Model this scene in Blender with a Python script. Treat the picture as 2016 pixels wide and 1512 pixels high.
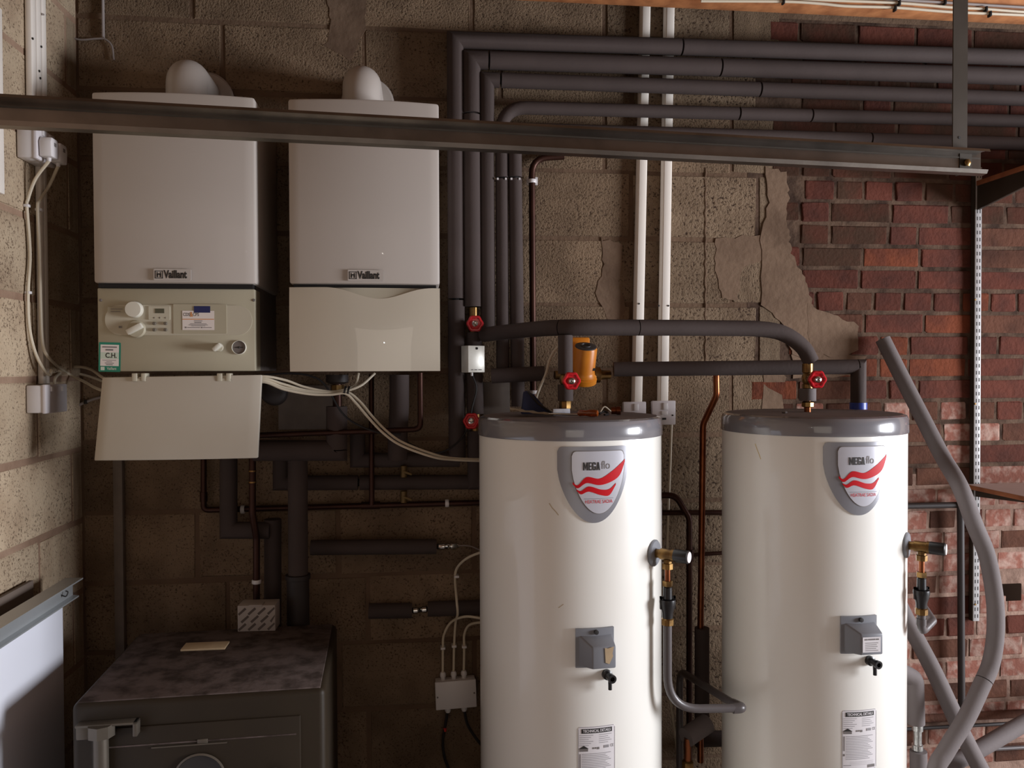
import bpy, bmesh, math, random
from mathutils import Vector, Matrix
random.seed(7)
for o in list(bpy.data.objects): bpy.data.objects.remove(o)
SC = bpy.context.scene
COL = SC.collection

# ------------------------------------------------------------------ camera
F = 1600.0; CX, CY = 1008.0, 756.0
CAM = Vector((0.0, -2.73, 1.6))
YAW, PITCH, ROLL = math.radians(6.5), math.radians(1.0), 0.004
fwd = Vector((math.sin(YAW)*math.cos(PITCH), math.cos(YAW)*math.cos(PITCH), -math.sin(PITCH)))
r0 = Vector((math.cos(YAW), -math.sin(YAW), 0)); u0 = r0.cross(fwd)
rgt = r0*math.cos(ROLL) - u0*math.sin(ROLL); upv = u0*math.cos(ROLL) + r0*math.sin(ROLL)
cd = bpy.data.cameras.new('camera'); cam = bpy.data.objects.new('camera', cd); COL.objects.link(cam)
cd.sensor_width = 36.0; cd.sensor_fit = 'HORIZONTAL'; cd.lens = 36.0*F/2016.0; cd.clip_start = 0.02
M = Matrix((rgt, upv, -fwd)).transposed().to_4x4(); M.translation = CAM
cam.matrix_world = M
SC.camera = cam

# ------------------------------------------------------------------ world, lights, exposure
wd = bpy.data.worlds.new('world'); SC.world = wd; wd.use_nodes = True
bg = wd.node_tree.nodes['Background']; bg.inputs[0].default_value = (0.95, 0.92, 0.90, 1); bg.inputs[1].default_value = 0.2

def area(name, loc, target, sx, sy, power, color, spread=180):
    l = bpy.data.lights.new(name, 'AREA'); l.shape = 'RECTANGLE'; l.size = sx; l.size_y = sy
    l.energy = power; l.color = color; l.spread = math.radians(spread)
    o = bpy.data.objects.new(name, l); COL.objects.link(o); o.location = loc
    o.rotation_euler = (Vector(target)-Vector(loc)).to_track_quat('-Z', 'Y').to_euler()
    return o
# daylight coming in through the side window of the garage
area('window_daylight', (5.05, -2.0, 1.36), (0.0, -0.8, 1.0), 1.5, 1.3, 590.0, (0.90, 0.92, 0.98), 170)
# added warm fill from behind the camera for the tanks, source unseen
area('warm_front_fill', (0.1, -4.55, 1.15), (0.5, 0.0, 0.8), 1.5, 1.8, 15.0, (1.0, 0.86, 0.72), 180)
# the phone's flash beside the lens
fl = bpy.data.lights.new('phone_flash', 'POINT'); fl.energy = 1.6; fl.shadow_soft_size = 0.011; fl.color = (1.0, 0.96, 0.9)
fo = bpy.data.objects.new('phone_flash', fl); COL.objects.link(fo); fo.location = CAM + rgt*0.012 + upv*0.02 - fwd*0.01
vs = SC.view_settings
vs.view_transform = 'Standard'; vs.look = 'None'; vs.gamma = 1.0; vs.use_curve_mapping = False
vs.exposure = -1.07

# ------------------------------------------------------------------ helpers
def ray(px, py): return fwd + rgt*((px-CX)/F) - upv*((py-CY)/F)
def W(px, py, y):
    d = ray(px, py); t = (y-CAM.y)/d.y; return CAM + d*t
def WX(px, py, x):
    d = ray(px, py); t = (x-CAM.x)/d.x; return CAM + d*t
def WZ(px, py, z):
    d = ray(px, py); t = (z-CAM.z)/d.z; return CAM + d*t
def WD(px, py, dep):           # at a depth along the view axis
    return CAM + ray(px, py)*dep
def mpp(p): return (p-CAM).dot(fwd)/F   # metres per pixel at a point

BASE = {}
MATS = {}
def srgb(c):
    return tuple((x/12.92 if x <= 0.04045 else ((x+0.055)/1.055)**2.4) for x in c)
def rgb(r, g, b): return srgb((r/255, g/255, b/255))
def mat(name, col, rough=0.6, metal=0.0, var=0.0, scale=8.0, col2=None, bump=0.0, bscale=60.0, coat=0.0, objvar=0.0, detail=4.0, trans=0.0, spec=0.5, edge=(0.4, 0.65)):
    m = bpy.data.materials.new(name); m.use_nodes = True; nt = m.node_tree; N = nt.nodes; L = nt.links
    b = N['Principled BSDF']; b.inputs['Roughness'].default_value = rough; b.inputs['Metallic'].default_value = metal
    b.inputs['Coat Weight'].default_value = coat; b.inputs['Coat Roughness'].default_value = 0.012
    b.inputs['Transmission Weight'].default_value = trans; b.inputs['Specular IOR Level'].default_value = spec
    c = (*col, 1)
    tc = N.new('ShaderNodeTexCoord'); oi = N.new('ShaderNodeObjectInfo')
    add = N.new('ShaderNodeVectorMath'); add.operation = 'MULTIPLY_ADD'
    comb = N.new('ShaderNodeCombineXYZ')
    for i in range(3): L.new(oi.outputs['Random'], comb.inputs[i])
    L.new(comb.outputs[0], add.inputs[0]); add.inputs[1].default_value = (37.0, 53.0, 71.0); L.new(tc.outputs['Object'], add.inputs[2])
    no = N.new('ShaderNodeTexNoise'); no.inputs['Scale'].default_value = scale; no.inputs['Detail'].default_value = detail
    L.new(add.outputs[0], no.inputs['Vector'])
    cr = N.new('ShaderNodeValToRGB'); cr.color_ramp.elements[0].position = edge[0]; cr.color_ramp.elements[1].position = edge[1]
    L.new(no.outputs['Fac'], cr.inputs[0])
    mix = N.new('ShaderNodeMix'); mix.data_type = 'RGBA'
    mix.inputs['A'].default_value = c
    d = col2 if col2 else tuple(x*0.7 for x in col)
    mix.inputs['B'].default_value = (*d, 1)
    ml = N.new('ShaderNodeMath'); ml.operation = 'MULTIPLY'; ml.inputs[1].default_value = var
    L.new(cr.outputs[0], ml.inputs[0]); L.new(ml.outputs[0], mix.inputs['Factor'])
    out = mix.outputs['Result']
    if objvar:
        hv = N.new('ShaderNodeHueSaturation'); mr = N.new('ShaderNodeMapRange')
        mr.inputs['To Min'].default_value = 1-objvar; mr.inputs['To Max'].default_value = 1+objvar
        L.new(oi.outputs['Random'], mr.inputs[0]); L.new(mr.outputs[0], hv.inputs['Value']); L.new(out, hv.inputs['Color']); out = hv.outputs[0]
    L.new(out, b.inputs['Base Color'])
    if bump:
        n2 = N.new('ShaderNodeTexNoise'); n2.inputs['Scale'].default_value = bscale; n2.inputs['Detail'].default_value = 3
        L.new(add.outputs[0], n2.inputs['Vector'])
        bp = N.new('ShaderNodeBump'); bp.inputs['Strength'].default_value = bump; bp.inputs['Distance'].default_value = 0.004
        L.new(n2.outputs['Fac'], bp.inputs['Height']); L.new(bp.outputs[0], b.inputs['Normal'])
    MATS[name] = m; m['tree'] = 1
    return m

def block_mat(name, col, dark, speck, scale):
    """open-textured concrete block: noise tint, small dark pits, rough relief"""
    m = mat(name, col, 0.95, var=0.8, scale=7, col2=dark, objvar=0.13, spec=0.1)
    nt = m.node_tree; N = nt.nodes; L = nt.links; b = N['Principled BSDF']
    src = b.inputs['Base Color'].links[0].from_socket
    vec = [n for n in N if n.type == 'VECT_MATH'][0].outputs[0]
    v = N.new('ShaderNodeTexNoise'); v.inputs['Scale'].default_value = scale; v.inputs['Detail'].default_value = 2.5; v.inputs['Roughness'].default_value = 0.7
    L.new(vec, v.inputs['Vector'])
    patch = N.new('ShaderNodeTexNoise'); patch.inputs['Scale'].default_value = 6; L.new(vec, patch.inputs['Vector'])
    sm = N.new('ShaderNodeMath'); sm.operation = 'MULTIPLY_ADD'; sm.inputs[1].default_value = 0.16; L.new(patch.outputs['Fac'], sm.inputs[0]); L.new(v.outputs['Fac'], sm.inputs[2])
    cr = N.new('ShaderNodeValToRGB'); e = cr.color_ramp.elements
    e[0].position = 0.40; e[0].color = (1, 1, 1, 1); e[1].position = 0.53; e[1].color = (0, 0, 0, 1)
    L.new(sm.outputs[0], cr.inputs[0])
    mix = N.new('ShaderNodeMix'); mix.data_type = 'RGBA'; L.new(cr.outputs[0], mix.inputs['Factor']); L.new(src, mix.inputs['A']); mix.inputs['B'].default_value = (*speck, 1)
    L.new(mix.outputs['Result'], b.inputs['Base Color'])
    bp = N.new('ShaderNodeBump'); bp.inputs['Strength'].default_value = 0.9; bp.inputs['Distance'].default_value = 0.006
    L.new(v.outputs['Fac'], bp.inputs['Height']); L.new(bp.outputs[0], b.inputs['Normal'])
    return m

def link_obj(name, me, parent=None):
    o = bpy.data.objects.new(name, me); COL.objects.link(o)
    if parent is not None: o.parent = parent
    return o
def thing(name, label, cat, base=(0, 0, 0), group=None):
    o = bpy.data.objects.new(name, None); COL.objects.link(o); o.empty_display_size = 0.05
    o.location = base; BASE[o.name] = Vector(base)
    o['label'] = label; o['category'] = cat
    if group: o['group'] = group
    return o
def part(name, bm, m, parent, label=None, smooth=True, kind=None):
    if name == 'print': kind = 'stuff'
    base = BASE[parent.name]
    for v in bm.verts: v.co -= base
    bmesh.ops.recalc_face_normals(bm, faces=bm.faces)
    me = bpy.data.meshes.new(name); bm.to_mesh(me); bm.free()
    if smooth: shade(me)
    me.materials.append(m if not isinstance(m, str) else MATS[m])
    o = link_obj(name, me, parent); BASE[o.name] = base
    if label: o['label'] = label
    if kind: o['kind'] = kind
    return o
def single(name, bm, m, label, cat, group=None, smooth=True, kind=None):
    bmesh.ops.recalc_face_normals(bm, faces=bm.faces)
    xs = [v.co.x for v in bm.verts]; ys = [v.co.y for v in bm.verts]; zs = [v.co.z for v in bm.verts]
    base = Vector(((min(xs)+max(xs))/2, (min(ys)+max(ys))/2, min(zs)))
    for v in bm.verts: v.co -= base
    me = bpy.data.meshes.new(name); bm.to_mesh(me); bm.free()
    if smooth: shade(me)
    me.materials.append(m if not isinstance(m, str) else MATS[m])
    o = link_obj(name, me); o.location = base; BASE[o.name] = base
    if label: o['label'] = label
    if cat: o['category'] = cat
    if group: o['group'] = group
    if kind: o['kind'] = kind
    return o
def shade(me, ang=math.radians(38)):
    me.shade_smooth()
    bm = bmesh.new(); bm.from_mesh(me)
    for e in bm.edges:
        if len(e.link_faces) == 2 and e.calc_face_angle(0) > ang: e.smooth = False
    bm.to_mesh(me); bm.free()
def copy_tree(o, parent=None):
    c = o.copy(); COL.objects.link(c); c.parent = parent
    BASE[c.name] = Vector(BASE.get(o.name, (0, 0, 0)))
    for ch in list(o.children): copy_tree(ch, c)
    return c

def BM(): return bmesh.new()
def join(*bms):
    out = bmesh.new()
    for b in bms:
        me = bpy.data.meshes.new('t'); b.to_mesh(me); b.free(); out.from_mesh(me); bpy.data.meshes.remove(me)
    return out
def xf(bm, mtx):
    bmesh.ops.transform(bm, matrix=mtx, verts=bm.verts); return bm
def box(a, b, bev=0.0, seg=2):
    a = Vector(a); b = Vector(b); bm = BM()
    bmesh.ops.create_cube(bm, size=1.0)
    for v in bm.verts:
        v.co = Vector(((a.x+b.x)/2+v.co.x*(b.x-a.x), (a.y+b.y)/2+v.co.y*(b.y-a.y), (a.z+b.z)/2+v.co.z*(b.z-a.z)))
    if bev: bmesh.ops.bevel(bm, geom=bm.edges[:], offset=bev, segments=seg, profile=0.5, affect='EDGES')
    return bm
def prism(poly, d0, d1, axis='z', bev=0.0):
    """2-D outline extruded along an axis; poly points are the two other axes in order"""
    bm = BM()
    def P(u, v, w):
        return {'z': (u, v, w), 'y': (u, w, v), 'x': (w, u, v)}[axis]
    a = [bm.verts.new(P(u, v, d0)) for u, v in poly]; b = [bm.verts.new(P(u, v, d1)) for u, v in poly]
    n = len(poly)
    bm.faces.new(a); bm.faces.new(list(reversed(b)))
    for i in range(n): bm.faces.new((a[i], a[(i+1) % n], b[(i+1) % n], b[i]))
    bmesh.ops.recalc_face_normals(bm, faces=bm.faces)
    if bev: bmesh.ops.bevel(bm, geom=[e for e in bm.edges if e.calc_face_angle(0) > 0.6], offset=bev, segments=2, profile=0.5, affect='EDGES')
    return bm
def lathe(prof, seg=32, axis='z', origin=(0, 0, 0), caps=True):
    """profile of (radius, height) revolved about an axis (a name or a direction vector)"""
    bm = BM(); rings = []
    for r, h in prof:
        rings.append([bm.verts.new((r*math.cos(2*math.pi*i/seg), r*math.sin(2*math.pi*i/seg), h)) for i in range(seg)])
    for a, b in zip(rings, rings[1:]):
        for i in range(seg): bm.faces.new((a[i], a[(i+1) % seg], b[(i+1) % seg], b[i]))
    if caps:
        if prof[0][0] > 1e-5: bm.faces.new(list(reversed(rings[0])))
        if prof[-1][0] > 1e-5: bm.faces.new(rings[-1])
    bmesh.ops.remove_doubles(bm, verts=bm.verts, dist=1e-6)
    if axis != 'z':
        d = Vector({'y': (0, 1, 0), 'x': (1, 0, 0)}[axis]) if isinstance(axis, str) else Vector(axis).normalized()
        xf(bm, d.to_track_quat('Z', 'Y').to_matrix().to_4x4())
    xf(bm, Matrix.Translation(Vector(origin)))
    return bm
def fillet(pts, r, n=6):
    pts = [Vector(p) for p in pts]; out = [pts[0]]
    for i in range(1, len(pts)-1):
        a, p, b = pts[i-1], pts[i], pts[i+1]
        d1 = (a-p); d2 = (b-p); l1, l2 = d1.length, d2.length; d1.normalize(); d2.normalize()
        ang = d1.angle(d2, math.pi)
        if r <= 0 or ang > 3.1: out.append(p); continue
        t = min(r/math.tan(ang/2), l1*0.49, l2*0.49)
        s, e = p+d1*t, p+d2*t
        for k in range(n+1):
            u = k/n; out.append(s*(1-u)**2 + p*2*u*(1-u) + e*u*u)
    out.append(pts[-1]); return out
def spline(pts, n=8):
    pts = [Vector(p) for p in pts]; P = [pts[0]*2-pts[1]]+pts+[pts[-1]*2-pts[-2]]; out = []
    for i in range(1, len(P)-2):
        a, b, c, d = P[i-1], P[i], P[i+1], P[i+2]
        for k in range(n):
            t = k/n
            out.append(0.5*((2*b)+(c-a)*t+(2*a-5*b+4*c-d)*t*t+(3*b-a-3*c+d)*t**3))
    out.append(pts[-1]); return out
def tube(path, r, seg=12, caps=True, rr=None):
    pts = [Vector(p) for p in path]
    q = [pts[0]]
    for p in pts[1:]:
        if (p-q[-1]).length > 1e-5: q.append(p)
    pts = q; n = len(pts); bm = BM(); rings = []
    t0 = (pts[1]-pts[0]).normalized()
    ref = Vector((0, 0, 1)) if abs(t0.z) < 0.9 else Vector((0, 1, 0))
    nx = t0.cross(ref).normalized(); prev = t0
    for i, p in enumerate(pts):
        tin = (pts[i]-pts[i-1]).normalized() if i else t0
        tout = (pts[i+1]-pts[i]).normalized() if i < n-1 else tin
        if i:
            q = prev.rotation_difference(tin); nx = q @ nx; prev = tin
        ny = tin.cross(nx)
        bis = (tin+tout).normalized()
        rad = rr(i/(n-1)) if rr else r
        ring = []
        for k in range(seg):
            a = 2*math.pi*k/seg; o = nx*math.cos(a)*rad + ny*math.sin(a)*rad
            # slide along the incoming direction on to the mitre plane
            s = -(o.dot(bis))/max(tin.dot(bis), 0.3)
            ring.append(bm.verts.new(p+o+tin*s))
        rings.append(ring)
    for a, b in zip(rings, rings[1:]):
        for k in range(seg): bm.faces.new((a[k], a[(k+1) % seg], b[(k+1) % seg], b[k]))
    if caps:
        bm.faces.new(list(reversed(rings[0]))); bm.faces.new(rings[-1])
    return bm
def cut_path(path, cuts, gap):
    """split a polyline at fractions of its length, leaving small gaps"""
    L = [0]
    for a, b in zip(path, path[1:]): L.append(L[-1]+(b-a).length)
    T = L[-1]
    def at(s):
        for i in range(1, len(L)):
            if L[i] >= s-1e-9: return path[i-1].lerp(path[i], (s-L[i-1])/max(L[i]-L[i-1], 1e-9))
        return path[-1]
    edges = [0]+[c*T for c in cuts]+[T]; out = []
    for i in range(len(edges)-1):
        s = edges[i]+(gap/2 if i else 0); e = edges[i+1]-(gap/2 if i < len(edges)-2 else 0)
        out.append([at(s)]+[p for p, l in zip(path, L) if s+1e-4 < l < e-1e-4]+[at(e)])
    return out
FCACHE = {}
def text_bm(s, size, bold=0.0, xs=1.0, align='CENTER', extr=0.0):
    cu = bpy.data.curves.new('t', 'FONT'); cu.body = s; cu.size = size; cu.align_x = align; cu.align_y = 'CENTER'
    cu.offset = bold; cu.resolution_u = 3; cu.extrude = extr
    o = bpy.data.objects.new('t', cu); COL.objects.link(o)
    dg = bpy.context.evaluated_depsgraph_get(); dg.update()
    me = bpy.data.meshes.new_from_object(o.evaluated_get(dg))
    bm = BM(); bm.from_mesh(me)
    bpy.data.objects.remove(o); bpy.data.curves.remove(cu); bpy.data.meshes.remove(me)
    for v in bm.verts: v.co.x *= xs
    return bm
def flat_front(bm, origin, yoff=0.0, rot=0.0, tilt=0.0):
    """text or flat shape drawn in x,y -> stands in the x,z plane facing the room (-y)"""
    return xf(bm, Matrix.Translation(Vector(origin)) @ Matrix.Rotation(math.radians(90)+tilt, 4, 'X') @ Matrix.Rotation(rot, 4, 'Z'))
def frame_to(origin, xdir, ydir):
    x = Vector(xdir).normalized(); z = x.cross(Vector(ydir)).normalized(); y = z.cross(x)
    m = Matrix((x, y, z)).transposed().to_4x4(); m.translation = Vector(origin); return m
def rects_bm(rects, z=0.0):
    bm = BM()
    for x0, y0, x1, y1 in rects:
        bm.faces.new([bm.verts.new(p) for p in ((x0, y0, z), (x1, y0, z), (x1, y1, z), (x0, y1, z))])
    return bm
def roundrect(w, h, r, n=4):
    out = []
    for cx, cy, a0 in ((w/2-r, h/2-r, 0), (-w/2+r, h/2-r, 90), (-w/2+r, -h/2+r, 180), (w/2-r, -h/2+r, 270)):
        for k in range(n+1):
            a = math.radians(a0+90*k/n); out.append((cx+r*math.cos(a), cy+r*math.sin(a)))
    return out
def plate(poly, th, mtx=None):
    bm = prism(poly, 0, th, 'z')
    return xf(bm, mtx) if mtx else bm

# ------------------------------------------------------------------ materials
mat('mortar', rgb(114, 93, 76), 0.95, var=0.8, scale=6, col2=rgb(94, 74, 60), bump=0.7, bscale=90, spec=0.1)
mat('patch_mortar', rgb(122, 101, 84), 0.95, var=0.8, scale=7, col2=rgb(98, 79, 65), bump=0.7, bscale=45, spec=0.1)
block_mat('block', rgb(134, 113, 92), rgb(106, 88, 71), rgb(72, 57, 46), 150)
block_mat('block_lit', rgb(190, 170, 144), rgb(164, 142, 118), rgb(104, 86, 70), 140)  # lighter copy of block, light on the left wall put into the colour
mat('brick_mortar', rgb(96, 77, 64), 0.95, var=0.9, scale=14, col2=rgb(52, 39, 33), bump=0.8, bscale=70, spec=0.1)  # joints of the upper brickwork, its shade darkened into the colour
mat('hole_dark', rgb(34, 25, 20), 1.0, spec=0.0)
block_mat('block_open', rgb(132, 113, 93), rgb(106, 88, 71), rgb(60, 46, 38), 95)
mat('brick_red', rgb(90, 50, 40), 0.92, var=0.9, scale=13, col2=rgb(72, 42, 35), bump=0.8, bscale=70, objvar=0.16, spec=0.15)  # red darkened so the upper wall's shade sits in the colour
mat('brick_orange', rgb(112, 60, 40), 0.92, var=0.9, scale=12, col2=rgb(88, 48, 36), bump=0.8, bscale=70, objvar=0.12, spec=0.15)
mat('brick_sooty_shaded', rgb(66, 48, 38), 0.95, var=0.9, scale=10, col2=rgb(82, 50, 40), bump=0.7, bscale=70, objvar=0.18, spec=0.1)  # sooty brown, with shade on the upper wall darkened in
mat('brick_limed', rgb(128, 84, 72), 0.95, var=0.9, scale=30, col2=rgb(158, 132, 120), bump=0.8, bscale=60, objvar=0.16, spec=0.1, edge=(0.44, 0.64))
mat('lime_mortar', rgb(150, 124, 110), 0.95, var=0.9, scale=14, col2=rgb(100, 78, 68), bump=0.8, bscale=70, spec=0.1)
mat('mortar_lit', rgb(158, 132, 112), 0.95, var=0.8, scale=8, col2=rgb(132, 106, 88), bump=0.7, bscale=90, spec=0.1)  # left wall joints, lightened with the blocks to carry its light
mat('brick_brown', rgb(90, 60, 48), 0.95, var=0.9, scale=11, col2=rgb(68, 46, 38), bump=0.8, bscale=70, objvar=0.18, spec=0.1)
mat('concrete', rgb(172, 166, 160), 0.9, var=0.7, scale=4, bump=0.3, spec=0.2)
mat('ceiling_board', rgb(120, 92, 70), 0.9, var=0.6, scale=5, spec=0.2)
mat('timber', rgb(208, 140, 88), 0.75, var=0.75, scale=16, col2=rgb(150, 88, 48), bump=0.2, bscale=30)
mat('shelf_face', rgb(190, 168, 160), 0.6, var=0.3, scale=8)
mat('shelf_edge', rgb(160, 100, 64), 0.7, var=0.6, scale=20, col2=rgb(120, 66, 42))
mat('white_enamel', rgb(182, 173, 165), 0.5, var=0.10, scale=3, col2=rgb(176, 163, 155), coat=0.15)
mat('flap_gloss', rgb(196, 187, 170), 0.35, var=0.10, scale=3, col2=rgb(186, 176, 160), coat=1.0)
mat('boiler_side', rgb(112, 104, 100), 0.45)
mat('flap_inner', rgb(192, 184, 170), 0.45, var=0.2, scale=4, col2=rgb(176, 164, 146))
mat('panel_grey', rgb(176, 168, 146), 0.42, var=0.15, scale=4)
mat('panel_light', rgb(190, 183, 164), 0.38)
mat('knob_cream', rgb(214, 210, 196), 0.32)
mat('dark_gap', rgb(18, 13, 11), 0.8)
mat('lcd', rgb(84, 82, 66), 0.3)
mat('button_grey', rgb(104, 96, 84), 0.5)
mat('ink', rgb(40, 36, 34), 0.6)
mat('ink_grey', rgb(120, 114, 112), 0.6)
mat('ink_soft', rgb(150, 146, 148), 0.6)
mat('badge_plate', rgb(186, 178, 171), 0.4)
mat('paper', rgb(226, 216, 210), 0.7)
mat('paper_buff', rgb(190, 166, 132), 0.8, var=0.4, scale=20)
mat('tape_blue', rgb(34, 40, 90), 0.5)
mat('sticker_green', rgb(36, 128, 104), 0.5)
mat('sticker_pale', rgb(196, 208, 192), 0.5)
mat('ink_orange', rgb(206, 130, 60), 0.6)
mat('foam', rgb(72, 61, 58), 0.82, var=0.35, scale=9, col2=rgb(60, 50, 47), bump=0.12, bscale=120, objvar=0.05, spec=0.35)
mat('foam_new', rgb(108, 100, 99), 0.78, var=0.3, scale=9, col2=rgb(92, 84, 83), bump=0.1, bscale=120, spec=0.35)
mat('copper', rgb(146, 88, 58), 0.34, metal=1.0, var=0.7, scale=14, col2=rgb(104, 54, 34))
mat('copper_dull', rgb(68, 42, 33), 0.45, metal=0.7, var=0.7, scale=14, col2=rgb(52, 30, 24))
mat('brass', rgb(150, 118, 72), 0.34, metal=0.9, var=0.8, scale=30, col2=rgb(88, 64, 40))
mat('chrome', rgb(200, 198, 194), 0.18, metal=1.0)
mat('foil', rgb(206, 208, 206), 0.28, metal=0.9, var=0.4, scale=40, col2=rgb(120, 118, 110), bump=0.5, bscale=60)
mat('galv', rgb(150, 142, 134), 0.30, metal=1.0, var=0.5, scale=10, col2=rgb(104, 98, 92), bump=0.05)
mat('actuator_silver', rgb(240, 238, 228), 0.35, metal=0.15, var=0.3, scale=30, col2=rgb(190, 186, 172))  # near-white and barely metallic, a bright reflection put into the base colour
mat('foil_bright', rgb(222, 226, 236), 0.35, metal=0.2, var=0.3, scale=60, col2=rgb(170, 172, 180))  # pale base colour stands in for the foil's reflection
mat('brass_dull', rgb(104, 84, 50), 0.5, metal=0.6)
mat('galv_dull', rgb(72, 64, 55), 0.55, metal=0.5, var=0.5, scale=10, col2=rgb(86, 78, 70))
mat('alu', rgb(196, 200, 202), 0.35, metal=0.6, var=0.2, scale=6)
mat('red_paint', rgb(196, 28, 38), 0.28, coat=0.3)
mat('red_print', rgb(200, 14, 28), 0.5, spec=0.2)
mat('pump_orange', rgb(226, 138, 34), 0.38, var=0.4, scale=14, col2=rgb(180, 96, 24))
mat('pump_grey', rgb(66, 62, 62), 0.45)
mat('white_plastic', rgb(224, 220, 220), 0.38, var=0.1, scale=5)
mat('socket_plastic', rgb(214, 208, 210), 0.35)
mat('trunking', rgb(236, 228, 218), 0.42, var=0.12, scale=6)
mat('cable_white', rgb(212, 200, 178), 0.5)
mat('cable_grey', rgb(150, 140, 136), 0.55)
mat('cable_black', rgb(26, 22, 22), 0.5)
mat('black_plastic', rgb(24, 22, 24), 0.35)
mat('grey_plastic', rgb(128, 130, 136), 0.40)
mat('pvc_grey', rgb(88, 82, 82), 0.36)
mat('tank_body', rgb(242, 240, 233), 0.34, var=0.10, scale=2.2, col2=rgb(222, 210, 190), coat=0.4)
mat('tank_lid', rgb(122, 120, 124), 0.2, coat=1.0)
mat('tank_lid_dust', rgb(120, 108, 104), 0.8, var=0.5, scale=6, col2=rgb(96, 86, 84))
mat('badge_grey', rgb(146, 146, 152), 0.3, metal=0.25)
mat('badge_silver', rgb(202, 202, 210), 0.3, metal=0.15)
mat('label_white', rgb(228, 224, 226), 0.45)
mat('amber', rgb(164, 78, 14), 0.1, coat=0.8, trans=0.5)
mat('blue_cloth', rgb(44, 50, 82), 0.8)
mat('blue_ring', rgb(36, 60, 150), 0.4)
mat('glue_yellow', rgb(222, 200, 140), 0.5)
mat('scuff', rgb(196, 178, 148), 0.6)
mat('safe_paint', rgb(46, 37, 26), 0.55, var=0.5, scale=7, col2=rgb(38, 30, 22), bump=0.06, bscale=40, spec=0.25)
mat('safe_dust', rgb(98, 86, 82), 0.95, var=0.85, scale=22, col2=rgb(56, 47, 42), bump=0.3, bscale=60, detail=9, spec=0.1, edge=(0.42, 0.66))
mat('safe_iron', rgb(98, 90, 80), 0.45, metal=0.5, var=0.4, scale=20)
mat('card_grey', rgb(164, 154, 146), 0.8)
mat('card_dark', rgb(92, 82, 76), 0.8)
mat('card_side', rgb(112, 98, 88), 0.8)
mat('panel_white', rgb(240, 242, 252), 0.35)
mat('iron_black', rgb(44, 36, 34), 0.6, var=0.4, scale=12)
mat('grey_sheet', rgb(116, 104, 95), 0.6, var=0.5, scale=14, col2=rgb(90, 80, 73))
mat('upright_paint', rgb(168, 166, 166), 0.45)
mat('earth_tape', rgb(190, 40, 30), 0.5)
mat('glass', rgb(235, 240, 245), 0.02, trans=1.0)

XL, XR, YF, ZC = -1.074, 5.2, -4.8, 2.86

# ------------------------------------------------------------------ room shell
def struct(name, bm, m, smooth=False):
    return single(name, bm, m, None, None, kind='structure', smooth=smooth)
wall_back = struct('wall_back', box((XL-0.1, 0, 0), (XR+0.1, 0.22, ZC)), 'mortar')
wall_left = struct('wall_left', box((XL-0.22, YF, 0), (XL, 0.0, ZC)), 'mortar_lit')
struct('floor', box((XL-0.2, YF-0.1, -0.12), (XR+0.2, 0.2, 0)), 'concrete')
struct('ceiling', box((XL-0.2, YF-0.1, ZC), (XR+0.2, 0.2, ZC+0.1)), 'ceiling_board')
# right wall with the window opening the daylight comes through
wy0, wy1, wz0, wz1 = -2.8, -1.2, 0.68, 2.06
struct('wall_right', join(box((XR, YF, 0), (XR+0.2, wy0, ZC)), box((XR, wy1, 0), (XR+0.2, 0, ZC)),
       box((XR, wy0, 0), (XR+0.2, wy1, wz0)), box((XR, wy0, wz1), (XR+0.2, wy1, ZC))), 'brick_brown')
# front wall (behind the photographer) with a doorway
struct('wall_front', join(box((XL-0.2, YF-0.2, 0), (-0.8, YF, ZC)), box((0.95, YF-0.2, 0), (XR+0.2, YF, ZC)), box((-0.8, YF-0.2, 2.3), (0.95, YF, ZC))), 'brick_brown')
win = struct('window_1', join(box((XR+0.06, wy0, wz0), (XR+0.13, wy0+0.05, wz1)), box((XR+0.06, wy1-0.05, wz0), (XR+0.13, wy1, wz1)),
       box((XR+0.06, wy0, wz0), (XR+0.13, wy1, wz0+0.05)), box((XR+0.06, wy0, wz1-0.05), (XR+0.13, wy1, wz1))), 'white_plastic')

def rough_piece(w, h, d, bev, jit, seed):
    """a block or brick face-on: x width, z height, sticks out of the wall towards -y by d"""
    rnd = random.Random(seed)
    bm = box((-w/2, -d, -h/2), (w/2, 0.03, h/2), bev, 2)
    for v in bm.verts:
        v.co.x += rnd.uniform(-jit, jit); v.co.z += rnd.uniform(-jit, jit)
        if v.co.y < 0: v.co.y += rnd.uniform(-jit, jit)*0.6
    bmesh.ops.recalc_face_normals(bm, faces=bm.faces)
    me = bpy.data.meshes.new('piece'); bm.to_mesh(me); bm.free(); return me
PIECES = {}
def put_piece(name, kind, w, h, d, bev, jit, nvar, m, loc, rotz, parent, sx=1.0):
    k = (kind, random.randrange(nvar), m)
    if k not in PIECES:
        me = rough_piece(w, h, d, bev, jit, hash(k[:2]) % 9999 if False else k[1]*17+len(kind)*101); me.materials.append(MATS[m]); PIECES[k] = me
    o = link_obj(name, PIECES[k], parent)
    o.location = Vector(loc)-BASE[parent.name]; o.rotation_euler = (0, 0, rotz); o.scale = (sx, 1, 1)
    return o
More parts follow.
